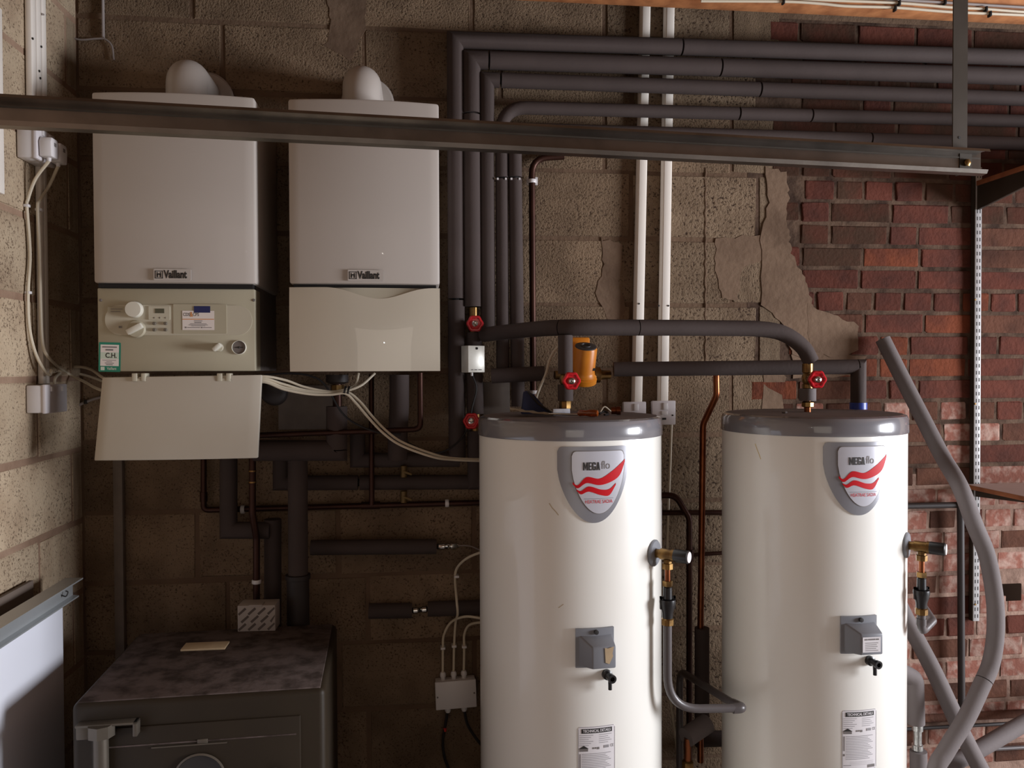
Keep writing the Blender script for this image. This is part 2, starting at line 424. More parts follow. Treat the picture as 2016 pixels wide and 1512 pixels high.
# blockwork of the back wall: 225 mm courses, joint line found from the photograph
zj = W(1150, 599, 0).z; CH = 0.2255
XB = W(1552, 600, 0).x            # where the old brickwork starts
k0 = int(zj/CH)
for i in range(-k0-1, 8):
    z0 = zj+i*CH
    if z0+CH < 0.15 or z0 > ZC: continue
    jo = W(1190, 530, 0).x if i % 2 == 0 else W(1250, 400, 0).x - 0.012
    x = jo - 0.45*6
    while x < XB-0.05:
        a, b = max(x, XL), min(x+0.45, XB-random.uniform(0.0, 0.06))
        if b-a > 0.07 and min(z0+CH, ZC)-max(z0, 0) > 0.05:
            m = 'block_open' if (a > 0.45 and random.random() < 0.6) else 'block'
            put_piece('block', 'block', 0.436, CH-0.014, 0.0025, 0.004, 0.0028, 6, m,
                      ((a+b)/2, 0, z0+CH/2), 0, wall_back, (b-a-0.014)/0.436)
        x += 0.45
# blockwork of the left wall (the part by the corner that shows)
zl = W(1150, 599, 0).z - 0.02
for i in range(-k0-1, 8):
    z0 = zl+i*CH
    if z0+CH < 0.15 or z0+CH > ZC+0.1: continue
    y = -0.30 if i % 2 == 0 else -0.08
    yy = [0.0, y, y-0.45, y-0.9, y-1.35]
    for a, b in zip(yy, yy[1:]):
        put_piece('block', 'blockl', 0.436, CH-0.016, 0.0025, 0.004, 0.0028, 5, 'block_lit', (XL, (a+b)/2, z0+CH/2), math.radians(90), wall_left, (a-b-0.014)/0.436)
# brickwork
BH = 0.0783
zb = W(1750, 529, 0).z
nb = 0
xe = 2.62
hole = W(1988, 1166, 0)
for i in range(-26, 20):
    z0 = zb+i*BH
    if z0 < 0.08 or z0 > 2.80: continue
    header = (i % 5 == 3)
    wdt = 0.112 if header else 0.225
    x = XB + 0.02 - (0.0 if i % 2 else 0.056 if header else 0.11) + random.uniform(-0.02, 0.02) + (0.02 if z0 > 1.7 else -0.10 if z0 < 1.50 else 0.1)
    while x < xe:
        ww = wdt*random.uniform(0.94, 1.05)
        if not header and random.random() < 0.16: ww = 0.112
        a = max(x, XB-0.14); b = x+ww
        cx, cz = (a+b)/2, z0+BH/2
        if b-a > 0.05 and not (abs(cx-hole.x) < 0.06 and abs(cz-hole.z) < BH*0.6):
            r = random.random(); dx = cx-XB
            if cz > 1.93 and dx < 0.30: m = 'brick_sooty_shaded' if r < 0.85 else 'brick_red'
            elif cz > 2.08: m = 'brick_sooty_shaded' if r < 0.5 else 'brick_red'
            elif cz > 1.45: m = 'brick_orange' if r < 0.16 else 'brick_red' if r < 0.80 else 'brick_brown'
            elif cz > 1.15: m = 'brick_limed' if r < 0.35 else 'brick_red' if r < 0.6 else 'brick_brown'
            else: m = 'brick_limed' if r < 0.62 else 'brick_red' if r < 0.8 else 'brick_brown'
            bw = 0.22 if b-a > 0.16 else 0.10
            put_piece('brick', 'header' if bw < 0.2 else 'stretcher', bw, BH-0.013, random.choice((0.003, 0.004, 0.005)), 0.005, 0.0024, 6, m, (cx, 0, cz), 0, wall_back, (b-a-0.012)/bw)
            nb += 1
        x += ww
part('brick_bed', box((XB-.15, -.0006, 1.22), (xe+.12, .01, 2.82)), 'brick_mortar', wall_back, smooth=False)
part('brick_bed', box((XB-.15, -.0006, .05), (xe+.12, .01, 1.22)), 'lime_mortar', wall_back, smooth=False)
# missing brick: a flush dark block, the hole's shade put into its colour
part('putlog_hole', box((hole.x-0.045, -0.004, hole.z-0.032), (hole.x+0.045, 0.02, hole.z+0.032), 0.004), 'hole_dark', wall_back)
# mortar smeared where the blockwork meets the brickwork
def smear(pts, y, th, m='patch_mortar', n=5, jit=0.006, seed=1):
    rnd = random.Random(seed); poly = []
    P = [W(a, b, 0) for a, b in pts]
    for a, b in zip(P, P[1:]+P[:1]):
        for k in range(n):
            p = a.lerp(b, k/n); poly.append((p.x+rnd.uniform(-jit, jit), p.z+rnd.uniform(-jit, jit)))
    bm = prism(poly, y-th, 0.01, 'y')
    bmesh.ops.triangulate(bm, faces=[f for f in bm.faces if len(f.verts) > 4])
    return bm
part('mortar_patch', smear([(1508, 330), (1545, 338), (1552, 380), (1548, 430), (1553, 470), (1556, 500), (1580, 540), (1592, 575), (1600, 610), (1650, 640), (1635, 680), (1600, 720), (1560, 700), (1545, 640), (1500, 600), (1498, 470), (1512, 400)], -0.0046, 0.0012), 'patch_mortar', wall_back)
part('mortar_patch', smear([(1180, 470), (1225, 480), (1218, 560), (1235, 610), (1200, 640), (1172, 580), (1188, 520)], -0.0034, 0.0008, seed=2), 'patch_mortar', wall_back)
part('mortar_patch', smear([(1410, 470), (1500, 462), (1520, 500), (1460, 530), (1450, 590), (1420, 590), (1405, 530)], -0.0034, 0.0008, seed=3), 'patch_mortar', wall_back)
part('mortar_patch', smear([(1560, 690), (1705, 700), (1700, 720), (1690, 740), (1560, 745)], -0.0034, 0.0008, seed=4), 'patch_mortar', wall_back)
part('mortar_patch', smear([(1500, 720), (1545, 740), (1540, 800), (1550, 1000), (1505, 1010), (1500, 860)], -0.0034, 0.0008, seed=5), 'patch_mortar', wall_back)
part('mortar_patch', smear([(1590, 600), (1640, 620), (1690, 640), (1688, 690), (1640, 705), (1590, 690)], -0.0052, 0.0010, seed=8), 'patch_mortar', wall_back)
part('mortar_patch', smear([(640, -10), (720, -10), (720, 60), (690, 120), (640, 90), (655, 40)], -0.0034, 0.0008, seed=9), 'patch_mortar', wall_back)

# ------------------------------------------------------------------ boilers
def bulge(x0, x1, yf, sag, n=14):
    return [(x0+(x1-x0)*k/n, yf-sag*(1-(2*k/n-1)**2)) for k in range(n+1)]
def shell(x0, x1, yf, yb, sag, z0, z1, bev=0.006):
    return prism(bulge(x0, x1, yf, sag)+[(x1, yb), (x0, yb)], z0, z1, 'z', bev)
def maker_badge(parent, px, py, y, w=0.098, h=0.031):
    c = W(px, py, y)
    b = part('badge', xf(plate(roundrect(w, h, 0.003), 0.003), Matrix.Translation(c) @ Matrix.Rotation(math.radians(90), 4, 'X')), 'badge_plate', parent)
    t = text_bm('Vaillant', 0.0285, 0.0012, 0.70, 'LEFT')
    part('lettering', flat_front(t, (c.x-0.0215, c.y-0.0036, c.z)), 'ink', b, 'dark maker lettering', smooth=False)
    s = 0.0105
    lg = join(rects_bm([(-s, -s, -s+0.0022, s), (s-0.0022, -s, s, s), (-s, s-0.0018, s, s), (-s, -s, s, -s+0.0018),
                        (-s*0.55, -s*0.7, -s*0.2, s*0.1), (s*0.2, -s*0.7, s*0.55, s*0.1), (-s*0.55, -s*0.05, s*0.55, s*0.3), (-s*0.5, s*0.3, -s*0.3, s*0.7), (s*0.3, s*0.3, s*0.5, s*0.7)]))
    part('logo', flat_front(lg, (c.x-0.0350, c.y-0.0036, c.z)), 'ink', b, 'dark square emblem', smooth=False)
    return b
YB = -0.40
def boiler_common(label, xl, xr, ztop, zbot, zsp0, depth_y, group='wall-hung boilers'):
    t = thing('boiler', label, 'boiler', ((xl+xr)/2, -0.15, zbot), group)
    part('back_frame', box((xl+0.012, depth_y+0.03, zbot+0.004), (xr-0.012, -0.012, ztop-0.012), 0.004), 'boiler_side', t)
    part('casing', shell(xl, xr, depth_y, -0.05, 0.020, zsp0, ztop, 0.007), 'white_enamel', t)
    part('shadow_gap', box((xl+0.010, depth_y+0.006, zsp0-0.012), (xr-0.010, depth_y+0.05, zsp0+0.004)), 'dark_gap', t)
    return t
def flue(parent_px, dome_px, ring_px_right, ztop, label):
    c = W(dome_px[0], dome_px[1], -0.215); x = c.x; r = 0.058
    t = thing('flue_elbow', label, 'flue', (x, -0.215, ztop))
    zc = c.z - r + .010
    part('elbow', tube(fillet([(x, -0.215, ztop+0.001), (x, -0.215, zc), (x, -0.009, zc)], 0.040, 10), r, 28), 'white_enamel', t)
    part('collar', lathe([(r+0.005, 0), (r+0.005, 0.02), (r, 0.024)], 28, 'z', (x, -0.215, ztop)), 'white_enamel', t)
    wx = WX(0, 0, 1)
    part('wall_plate', lathe([(0.086, 0), (0.086, 0.010), (0.080, 0.016), (r, 0.018)], 36, (0, -1, 0), (x+0.006, -0.008, zc)), 'white_enamel', t)
    return t
# -- the left-hand boiler, its flap hanging open
A = W(183, 450, YB).x; B = W(503, 450, YB).x
zt, zb1 = W(340, 186, YB).z, W(350, 734, YB).z; zs = W(345, 558, YB).z
b1 = boiler_common('white wall-hung boiler with its front flap hanging open below the controls', A, B, zt, zb1, zs, YB)
maker_badge(b1, 340, 541, YB-0.0215)
zp1 = W(345, 567, YB).z
yp = YB+0.012
pan = part('control_panel', box((A+0.004, yp, zb1+0.004), (B-0.006, YB+0.09, zp1), 0.004), 'panel_grey', b1)
def onpan(px, py, off=0.0): p = W(px, py, yp); p.y = yp-off; return p
def disc(c, r, th, seg=28, bev=0.001):
    return lathe([(r, 0), (r, th-bev), (r-bev, th), (0, th)], seg, (0, -1, 0), c)
# recessed oblong of the fascia
def stadium(px0, px1, py0, py1):
    a = onpan(px0, py0); b = onpan(px1, py1); w = b.x-a.x; h = a.z-b.z
    return Vector(((a.x+b.x)/2, yp, (a.z+b.z)/2)), w, h
c, w, h = stadium(207, 497, 600, 660)
part('fascia_ridge', xf(plate(roundrect(w, h, h*0.49, 8), 0.004), Matrix.Translation(c+Vector((0, 0.001, 0))) @ Matrix.Rotation(math.radians(90), 4, 'X')), 'panel_light', b1)
c, w, h = stadium(342, 447, 599, 657)
part('document_cover', xf(plate(roundrect(w, h, 0.002), 0.005), Matrix.Translation(c) @ Matrix.Rotation(math.radians(90), 4, 'X')), 'panel_grey', b1)
c, w, h = stadium(294, 336, 603, 630)
dm = part('display_surround', xf(plate(roundrect(w, h, 0.002), 0.007), Matrix.Translation(c) @ Matrix.Rotation(math.radians(90), 4, 'X')), 'panel_light', b1)
c, w, h = stadium(307, 325, 608, 617)
part('display', box((c.x-w/2, yp-0.0082, c.z-h/2), (c.x+w/2, yp-0.004, c.z+h/2)), 'lcd', dm)
for bx, by, br in ((305, 626, .0022), (316, 626, .0022), (327, 626, .0022), (305, 637, .0046), (327, 637, .0046), (305, 649.5, .0046), (327, 649.5, .0046)):
    part('button', disc(onpan(bx, by, 0.003), br, 0.0065 if br > .003 else 0.005, 14), 'button_grey', b1)
def grip_knob(px, py, r, rot, name='knob'):
    o = onpan(px, py, 0.002)
    k = part(name, lathe([(r*1.08, 0), (r*1.08, .004), (r, .006), (r*0.97, .012), (0, .013)], 28, (0, -1, 0), o), 'panel_grey', b1)
    g = xf(box((-r*0.98, -0.026, -r*0.34), (r*0.98, -0.008, r*0.34), 0.003), Matrix.Translation(o) @ Matrix.Rotation(rot, 4, 'Y'))
    part('grip', g, 'knob_cream', k)
part('round_knob', lathe([(0.0225, 0), (0.0225, .016), (0.0205, .021), (0, .022)], 32, (0, -1, 0), onpan(267, 610, .002)), 'knob_cream', b1)
grip_knob(270, 648, 0.0225, math.radians(-28))
g = onpan(432, 684, .001)
kb = part('tap_knob', lathe([(0.012, 0), (0.011, .012), (0, .012)], 20, (0, -1, 0), g), 'panel_light', b1)
part('grip', xf(box((-.013, -.036, -.0055), (.013, -.01, .0055), .003), Matrix.Translation(g) @ Matrix.Rotation(math.radians(-40), 4, 'Y')), 'knob_cream', kb)
g = onpan(471, 684, 0)
ga = part('pressure_gauge', lathe([(0.0200, 0), (0.0200, .006), (0.0185, .007), (0.0178, .004)], 32, (0, -1, 0), g, caps=False), 'knob_cream', b1)
part('gauge_face', disc(g, 0.018, 0.003), 'boiler_side', ga)
part('gauge_needle', box((g.x-.011, g.y-.0042, g.z-.0012), (g.x+.011, g.y-.0034, g.z+.0012)), 'ink', ga)
part('gauge_hub', disc(g+Vector((0, -.003, 0)), .003, .002, 12), 'ink', ga)
# printed strip beside the round knob
c = onpan(230, 610, .0052)
part('info_label', xf(plate(roundrect(0.044, 0.015, .002), .0004), Matrix.Translation(c) @ Matrix.Rotation(math.radians(90), 4, 'X')), 'panel_grey', b1)
part('print', flat_front(rects_bm([(-.014, .001, .018, .0028), (-.014, -.0055, .012, -.0038)]), c+Vector((0, -.0006, 0))), 'ink_grey', b1, smooth=False)
part('print', flat_front(rects_bm([(-.004, -.0025, .004, .0025)]), onpan(238, 644, .0056)), 'ink_grey', b1, smooth=False)
# green bordered service sticker
c, w, h = stadium(194, 238, 674, 732)
R90 = Matrix.Rotation(math.radians(90), 4, 'X'); RT = Matrix.Rotation(math.radians(1.5), 4, 'Y')
st = part('service_sticker', xf(plate(roundrect(w, h, .003), .0004), Matrix.Translation(c+Vector((0, -.0002, 0))) @ RT @ R90), 'sticker_green', b1, 'green bordered service sticker')
def stk(bm, m, z=.0008): part('print', xf(bm, Matrix.Translation(c+Vector((0, -.0002-z, 0))) @ RT @ R90), m, st, smooth=False)
stk(rects_bm([(-w*.42, -h*.30, w*.42, h*.42)]), 'paper', .0006)
stk(rects_bm([(-w*.42, -h*.06, w*.42, h*.16)]), 'sticker_pale', .0008)
tb = text_bm('C.H.', .019, .0004, .85); stk(xf(tb, Matrix.Translation((0.004, h*.05, 0))), 'ink', .0011)
stk(rects_bm([(-w*.33, h*.32, w*.33, h*.36), (-w*.18, h*.22, w*.16, h*.27), (-w*.32, -h*.115, w*.30, -h*.10), (-w*.14, -h*.16, w*.12, -h*.145), (-w*.2, -h*.215, w*.2, -h*.195), (-w*.15, -h*.27, w*.15, -h*.245)]), 'ink_grey', .0011)
stk(rects_bm([(-w*.40, -h*.45, -w*.22, -h*.33)]), 'sticker_pale', .0008)
tb = text_bm('Vaillant', .0105, .0002, .8); stk(xf(tb, Matrix.Translation((w*.10, -h*.39, 0))), 'sticker_pale', .0008)
# the open flap: a shallow curved tray hanging from its hinges and swung a little towards the room
pTL = W(201, 743, YB-.004); pTR = W(515, 738, YB-.004); pBL = W(185, 907, YB-.012); pBR = W(507, 902, YB-.030)
fb = BM(); n = 14; grid = []
for face, off in ((0, 0.0), (1, 0.016)):
    rows = []
    for j in range(5):
        v = j/4; row = []
        for i in range(n+1):
            u = i/n; p = pTL.lerp(pTR, u).lerp(pBL.lerp(pBR, u), v); p = p.copy()
            p.y -= 0.012*(1-(2*u-1)**2) - off
            row.append(fb.verts.new(p))
        rows.append(row)
    grid.append(rows)
for rows in grid:
    for a, b in zip(rows, rows[1:]):
        for i in range(n): fb.faces.new((a[i], a[i+1], b[i+1], b[i]))
fr, bk = grid
def stitch(a, b):
    for i in range(len(a)-1): fb.faces.new((a[i], a[i+1], b[i+1], b[i]))
stitch(fr[0], bk[0]); stitch(fr[-1], bk[-1]); stitch([r[0] for r in fr], [r[0] for r in bk]); stitch([r[-1] for r in fr], [r[-1] for r in bk])
bmesh.ops.recalc_face_normals(fb, faces=fb.faces)
bmesh.ops.bevel(fb, geom=[e for e in fb.edges if e.calc_face_angle(0) > 0.9], offset=.003, segments=2, profile=.5, affect='EDGES')
flap = part('flap', fb, 'flap_inner', b1)
for hx in (274, 441):
    p = W(hx, 742, YB-.012)
    part('hinge', join(box((p.x-.018, p.y-.006, p.z-.012), (p.x-.004, p.y+.03, p.z+.010), .002), box((p.x+.006, p.y-.006, p.z-.012), (p.x+.018, p.y+.03, p.z+.010), .002), box((p.x-.018, p.y-.004, p.z-.012), (p.x+.018, p.y+.004, p.z-.004), .001)), 'panel_light', flap)
for sx, sy in ((198, 591), (500, 591)):
    part('screw', disc(onpan(sx, sy, 0), .004, .002, 12), 'boiler_side', b1)
zt1, b1x = zt, (A, B)
flue(b1, (367, 119), 438, zt1+.0005, 'white flue elbow above the boiler with the open flap')
# business card taped to the fascia
c, w, h = stadium(360, 423, 612, 650); c.y = yp-.0056
bc = thing('business_card', 'white business card taped to the boiler control panel', 'card', (c.x, c.y, c.z-h/2))
part('card', xf(plate([(-w/2, -h/2), (w/2, -h/2), (w/2, h/2), (-w/2, h/2)], .0005), Matrix.Translation(c) @ R90), 'paper', bc)
cb = Matrix.Translation(c+Vector((0, -.0009, 0))) @ R90
def prt(bm, m): part('print', xf(bm, cb), m, bc, smooth=False)
prt(xf(text_bm('CDS', .0125, .0002, .8), Matrix.Translation((-w*.36, h*.30, 0))), 'ink_grey')
prt(xf(text_bm('CPS', .0125, .0002, .8), Matrix.Translation((-w*.07, h*.30, 0))), 'ink_grey')
prt(xf(text_bm('&', .019, .0002, .75), Matrix.Translation((-w*.215, h*.30, 0))), 'ink_orange')
prt(rects_bm([(-w/2, h*.04, w/2, h*.075)]), 'ink_orange')
prt(rects_bm([(-w*.13, -h*.04, w*.13, -h*.01), (-w*.12, -h*.125, w*.1, -h*.085), (-w*.26, -h*.19, w*.26, -h*.165), (-w*.3, -h*.25, w*.3, -h*.225), (-w*.22, -h*.30, w*.22, -h*.28), (-w*.42, -h*.40, -w*.37, -h*.33), (-w*.35, -h*.385, w*.05, -h*.355), (w*.08, -h*.40, w*.13, -h*.34), (w*.15, -h*.385, w*.42, -h*.355)]), 'ink_grey')
t0, tw, th = stadium(383, 415, 603, 616)
part('blue_tape', xf(plate([(-tw/2, -th/2), (tw/2, -th/2), (tw/2, th/2), (-tw/2, th/2)], .0004), Matrix.Translation(Vector((t0.x, c.y-.0006, t0.z))) @ R90), 'tape_blue', bc, 'dark blue tape')

# -- the right-hand boiler, flap closed
A2 = W(569, 450, YB).x; B2 = W(865, 450, YB).x
zt, zb2 = W(715, 199, YB).z, W(718, 733, YB).z; zs = W(718, 560, YB).z
b2 = boiler_common('white wall-hung boiler with closed glossy lower flap beside the lagged risers', A2, B2, zt, zb2, zs, YB)
maker_badge(b2, 720, 542.5, YB-0.0215)
# flap with the scooped finger grip along its top edge
zf = W(718, 567, YB).z; dip = W(718, 589, YB).z
xs = [A2+(B2-A2)*k/40 for k in range(41)]
def topz(x):
    t = (x-A2)/(B2-A2)
    g = 0 if t < .22 or t > .97 else (0.5-0.5*math.cos(2*math.pi*min(1, ((t-.22)/.75))))
    return zf-(zf-dip)*g**1.2
def fy(x): t = (x-A2)/(B2-A2); return YB-.004-.018*(1-(2*t-1)**2)
fb = BM(); cols = []
for x in xs:
    zt_, y_ = topz(x), fy(x); pr = []
    for k in range(7):
        v = k/6; zz = zb2+.003+(zt_-zb2-.003)*v
        pr.append(fb.verts.new((x, y_-.006*math.sin(math.pi*v), zz)))
    pr.append(fb.verts.new((x, y_+.03, zt_+.002))); pr.insert(0, fb.verts.new((x, y_+.03, zb2+.003)))
    cols.append(pr)
for a, b in zip(cols, cols[1:]):
    for k in range(len(a)-1): fb.faces.new((a[k], b[k], b[k+1], a[k+1]))
fb.faces.new(cols[0]); fb.faces.new(list(reversed(cols[-1])))
bmesh.ops.recalc_face_normals(fb, faces=fb.faces)
fl2 = part('flap', fb, 'flap_gloss', b2)
gb = BM(); pv = None
for x in xs[8:41]:
    q = (gb.verts.new((x, fy(x)+.001, topz(x)-.001)), gb.verts.new((x, fy(x)+.016, zf)))
    if pv: gb.faces.new((pv[0], q[0], q[1], pv[1]))
    pv = q
part('finger_grip', gb, 'panel_light', fl2)
flue(b2, (712, 131), 772, zt+.0005, 'white flue elbow above the boiler with the closed flap')

# ------------------------------------------------------------------ hot water cylinders
TR = 0.26
def tank_centre(px, dep): p = WD(px, 731, dep); return Vector((p.x, p.y, 0))
T1 = tank_centre(1121, 2.335); T2 = tank_centre(1598, 2.43)
HT = W(1121, 829, T1.y-TR).z
def cyl(bm, R, az=0.0, z0=0.0):
    """wrap a flat x,y(,z=thickness) drawing round a vertical cylinder; x=0 at azimuth az from -y towards +x"""
    for v in bm.verts:
        a = az+v.co.x/R; rr = R+v.co.z
        v.co = Vector((rr*math.sin(a), -rr*math.cos(a), z0+v.co.y))
    return bm
def cyl_strip(u0, u1, top, bot, n=28, rows=3, th=.002):
    bm = BM(); cols = []
    for i in range(n+1):
        u = u0+(u1-u0)*i/n; a, b = top(u), bot(u)
        cols.append([bm.verts.new((u, a+(b-a)*k/rows, th)) for k in range(rows+1)])
    for p, q in zip(cols, cols[1:]):
        for k in range(rows): bm.faces.new((p[k], q[k], q[k+1], p[k+1]))
    rim = [c[0] for c in cols]+[c for c in cols[-1][1:]]+[c[-1] for c in reversed(cols[:-1])]+[c for c in reversed(cols[0][1:-1])]
    low = [bm.verts.new((v.co.x, v.co.y, 0)) for v in rim]
    for i in range(len(rim)): bm.faces.new((rim[i], rim[(i+1) % len(rim)], low[(i+1) % len(rim)], low[i]))
    return bm
def interp(xs, ys):
    def f(u):
        if u <= xs[0]: return ys[0]
        for i in range(1, len(xs)):
            if u <= xs[i]:
                t = (u-xs[i-1])/(xs[i]-xs[i-1]); t = t*t*(3-2*t) if False else t
                return ys[i-1]+(ys[i]-ys[i-1])*t
        return ys[-1]
    return f
def smooth_pts(xs, ys, n=8):
    P = spline([(x, y, 0) for x, y in zip(xs, ys)], n); return interp([p.x for p in P], [p.y for p in P])
tank = thing('hot_water_cylinder', 'tall white hot water cylinder, screwdriver and papers lying on its grey lid', 'water tank', (0, 0, 0), 'hot water cylinders')
part('body', lathe([(TR-.004, 0.02), (TR, .03), (TR, HT-.050), (TR-.006, HT-.046)], 96), 'tank_body', tank)
part('foot_ring', lathe([(TR-.02, 0), (TR-.02, .022)], 64), 'tank_lid', tank)
lid = part('lid', lathe([(TR+.003, HT-.052), (TR+.004, HT-.050), (TR+.002, HT-.012), (TR-.002, HT-.004), (TR-.012, HT)], 96, caps=False), 'tank_lid', tank)
part('lid_top', lathe([(TR-.012, HT), (TR-.05, HT+.001), (0, HT+.002)], 96, caps=False), 'tank_lid_dust', lid)
# shield badge
SW, SH = 0.190, 0.196; ztb = HT-.066
def sh_bot(W_, H_):
    def f(u):
        s = min(1, abs(u)/(W_/2)); return -H_*(.30+.70*(1-s**2.0)**.72) if s < .999 else -H_*.30
    return f
def sh_top(W_, r=.012):
    def f(u):
        e = W_/2-abs(u); return -(r-math.sqrt(max(0, r*r-(r-e)**2))) if e < r else 0.0
    return f
bd = part('maker_badge', cyl(cyl_strip(-SW/2, SW/2, sh_top(SW), sh_bot(SW, SH), 40, 4, .003), TR, 0, ztb), 'badge_grey', tank, 'grey shield badge')
IW, IH = .140, .160
part('badge_outline', cyl(xf(cyl_strip(-IW/2-.002, IW/2+.002, sh_top(IW+.004), sh_bot(IW+.004, IH+.004), 36, 4, .0036), Matrix.Translation((.012, -.010, 0))), TR, 0, ztb), 'ink_grey', bd)
part('badge_panel', cyl(xf(cyl_strip(-IW/2, IW/2, sh_top(IW), sh_bot(IW, IH), 36, 4, .0044), Matrix.Translation((.012, -.012, 0))), TR, 0, ztb), 'badge_silver', bd)
K = .194/755
def sx_(x): return (x-1232)*K*1.10
def sy_(y): return -(y-305)*K
def wave(X, Tp, Bt):
    xs_ = [sx_(x) for x in X]; return cyl_strip(xs_[0], xs_[-1], smooth_pts(xs_, [sy_(y) for y in Tp]), smooth_pts(xs_, [sy_(y) for y in Bt]), 40, 1, .0052)
part('red_wave', cyl(wave([1035, 1080, 1160, 1280, 1400, 1480, 1530], [656, 686, 606, 624, 552, 486, 440], [678, 718, 666, 690, 655, 592, 466]), TR, 0, ztb), 'red_print', bd, 'red wave')
part('red_wave', cyl(wave([1070, 1110, 1180, 1290, 1370, 1435], [730, 744, 700, 734, 732, 676], [744, 778, 752, 790, 794, 694]), TR, 0, ztb), 'red_print', bd, 'red wave')
def cyl_text(s, size, bold, xs, X, Y, m, par, th=.0052, name='lettering', z0=None, az=0.0):
    b = text_bm(s, size, bold, xs); 
    for v in b.verts: v.co = Vector((v.co.x+X, v.co.y+Y, th))
    return part(name, cyl(b, TR, az, ztb if z0 is None else z0), m, par, smooth=False)
def block_letters(x0, yc, h, w, st, gap):
    bm = BM(); hh = h/2
    def poly(pts): bm.faces.new([bm.verts.new((x, yc+y, .0052)) for x, y in pts])
    def rc(a, b, c, d): poly(((a, b), (c, b), (c, d), (a, d)))
    x = x0; wm = w*1.25                                                    # M
    rc(x, -hh, x+st, hh); rc(x+wm-st, -hh, x+wm, hh); m_ = x+wm/2
    poly(((x+st, hh), (x+st, hh*.1), (m_, -hh), (m_, -hh*.1))); poly(((x+wm-st, hh*.1), (x+wm-st, hh), (m_, -hh*.1), (m_, -hh)))
    x += wm+gap                                                            # E
    rc(x, -hh, x+st, hh)
    for yy in (-hh, -st*.42, hh-st*.85): rc(x+st, yy, x+w*.82, yy+st*.85)
    x += w*.82+gap                                                         # G
    rc(x, -hh*.85, x+st, hh*.85); rc(x+st*.4, hh-st*.85, x+w-st*.4, hh); rc(x+st*.4, -hh, x+w-st*.4, -hh+st*.85); rc(x+w-st, -hh*.85, x+w, -st*.0); rc(x+w*.52, -st*.85, x+w-st, 0); rc(x+w-st, hh*.35, x+w, hh*.85)
    x += w+gap*.7                                                          # A
    c_ = x+w/2
    poly(((x, -hh), (x+st, -hh), (c_+st*.35, hh), (c_-st*.55, hh))); poly(((x+w-st, -hh), (x+w, -hh), (c_+st*.55, hh), (c_-st*.35, hh))); rc(x+st, -hh*.55, x+w-st, -hh*.55+st*.75)
    return bm
part('lettering', cyl(block_letters(sx_(1127), sy_(500), .0205, .0100, .0036, .0012), TR, 0, ztb), 'ink', bd, smooth=False)
cyl_text('flo', .0300, -.0001, .80, sx_(1337), sy_(494), 'ink_grey', bd)
cyl_text('HEATRAE SADIA', .0128, .0000, .78, sx_(1272), sy_(856), 'red_print', bd)
part('print_line', cyl(xf(cyl_strip(sx_(1135), sx_(1410), lambda u: .0004, lambda u: -.0004, 12, 1, .0052), Matrix.Translation((0, sy_(824), 0))), TR, 0, ztb), 'ink_grey', bd, smooth=False)
# immersion heater cover
zi = W(1165, 1274, T1.y-TR).z
cv = part('heater_cover', cyl(cyl_strip(-.050, .050, lambda u: .050, lambda u: -.050, 12, 2, .007), TR, 0, zi), 'grey_plastic', tank, 'grey moulded heater cover')
hb = BM(); yo = -(TR+.004)
lo = [hb.verts.new(p) for p in ((-.044, yo+.004, zi-.046), (.046, yo+.004, zi-.046), (.046, yo+.004, zi+.034), (-.044, yo+.004, zi+.034))]
hi = [hb.verts.new(p) for p in ((-.018, yo-.040, zi-.042), (.044, yo-.040, zi-.042), (.044, yo-.040, zi+.014), (-.018, yo-.040, zi+.014))]
hb.faces.new(hi)
for i in range(4): hb.faces.new((lo[i], lo[(i+1) % 4], hi[(i+1) % 4], hi[i]))
bmesh.ops.recalc_face_normals(hb, faces=hb.faces)
bmesh.ops.bevel(hb, geom=[e for e in hb.edges if len(e.link_faces) == 2], offset=.004, segments=2, profile=.5, affect='EDGES')
part('cover_hood', hb, 'grey_plastic', cv)
part('screw', lathe([(.006, 0), (.006, .006), (0, .007)], 12, (0, -1, 0), (0.002, yo-.003, zi+.041)), 'ink', cv)
# black cable gland under the cover
zg = W(1193, 1328, T1.y-TR).z; az = math.radians(7)
p0 = Vector((math.sin(az)*TR, -math.cos(az)*TR, zg)); dn = Vector((math.sin(az), -math.cos(az), 0))
gl = part('cable_gland', lathe([(.013, -.004), (.013, .010), (.009, .012), (.009, .030), (.011, .031), (.011, .040), (.006, .040), (.006, .030), (0, .030)], 20, dn, p0), 'black_plastic', tank, 'black cable gland')
part('gland_spout', tube([p0+dn*.022, p0+dn*.024-Vector((0, 0, .020)), p0+dn*.024-Vector((0, 0, .032))], .005, 10), 'black_plastic', gl)
# technical label
zlb = W(1170, 1430, T1.y-TR).z; LW, LH = .100, .164; off = .006
tl = part('technical_label', cyl(xf(cyl_strip(-LW/2, LW/2, sh_top(LW, .006), lambda u: -LH-sh_top(LW, .006)(u), 30, 4, .0006), Matrix.Translation((off, 0, 0))), TR, 0, zlb), 'label_white', tank, 'printed technical label')
def lab(rects, m, th=.0012):
    for_b = BM()
    for x0, y0, x1, y1 in rects:
        n = max(1, int(abs(x1-x0)/.012)); 
        for k in range(n):
            a = x0+(x1-x0)*k/n; b = x0+(x1-x0)*(k+1)/n
            for_b.faces.new([for_b.verts.new((q[0]+off, q[1], th)) for q in ((a, y0), (b, y0), (b, y1), (a, y1))])
    part('print', cyl(for_b, TR, 0, zlb), m, tl, smooth=False)
e = .0009
lab([(-LW/2+.004, -.0016, LW/2-.004, -.0016+e), (-LW/2+.004, -LH+.001, LW/2-.004, -LH+.001+e), (-LW/2+.0005, -LH+.006, -LW/2+.0005+e, -.006), (LW/2-.0005-e, -LH+.006, LW/2-.0005, -.006)], 'ink_grey')
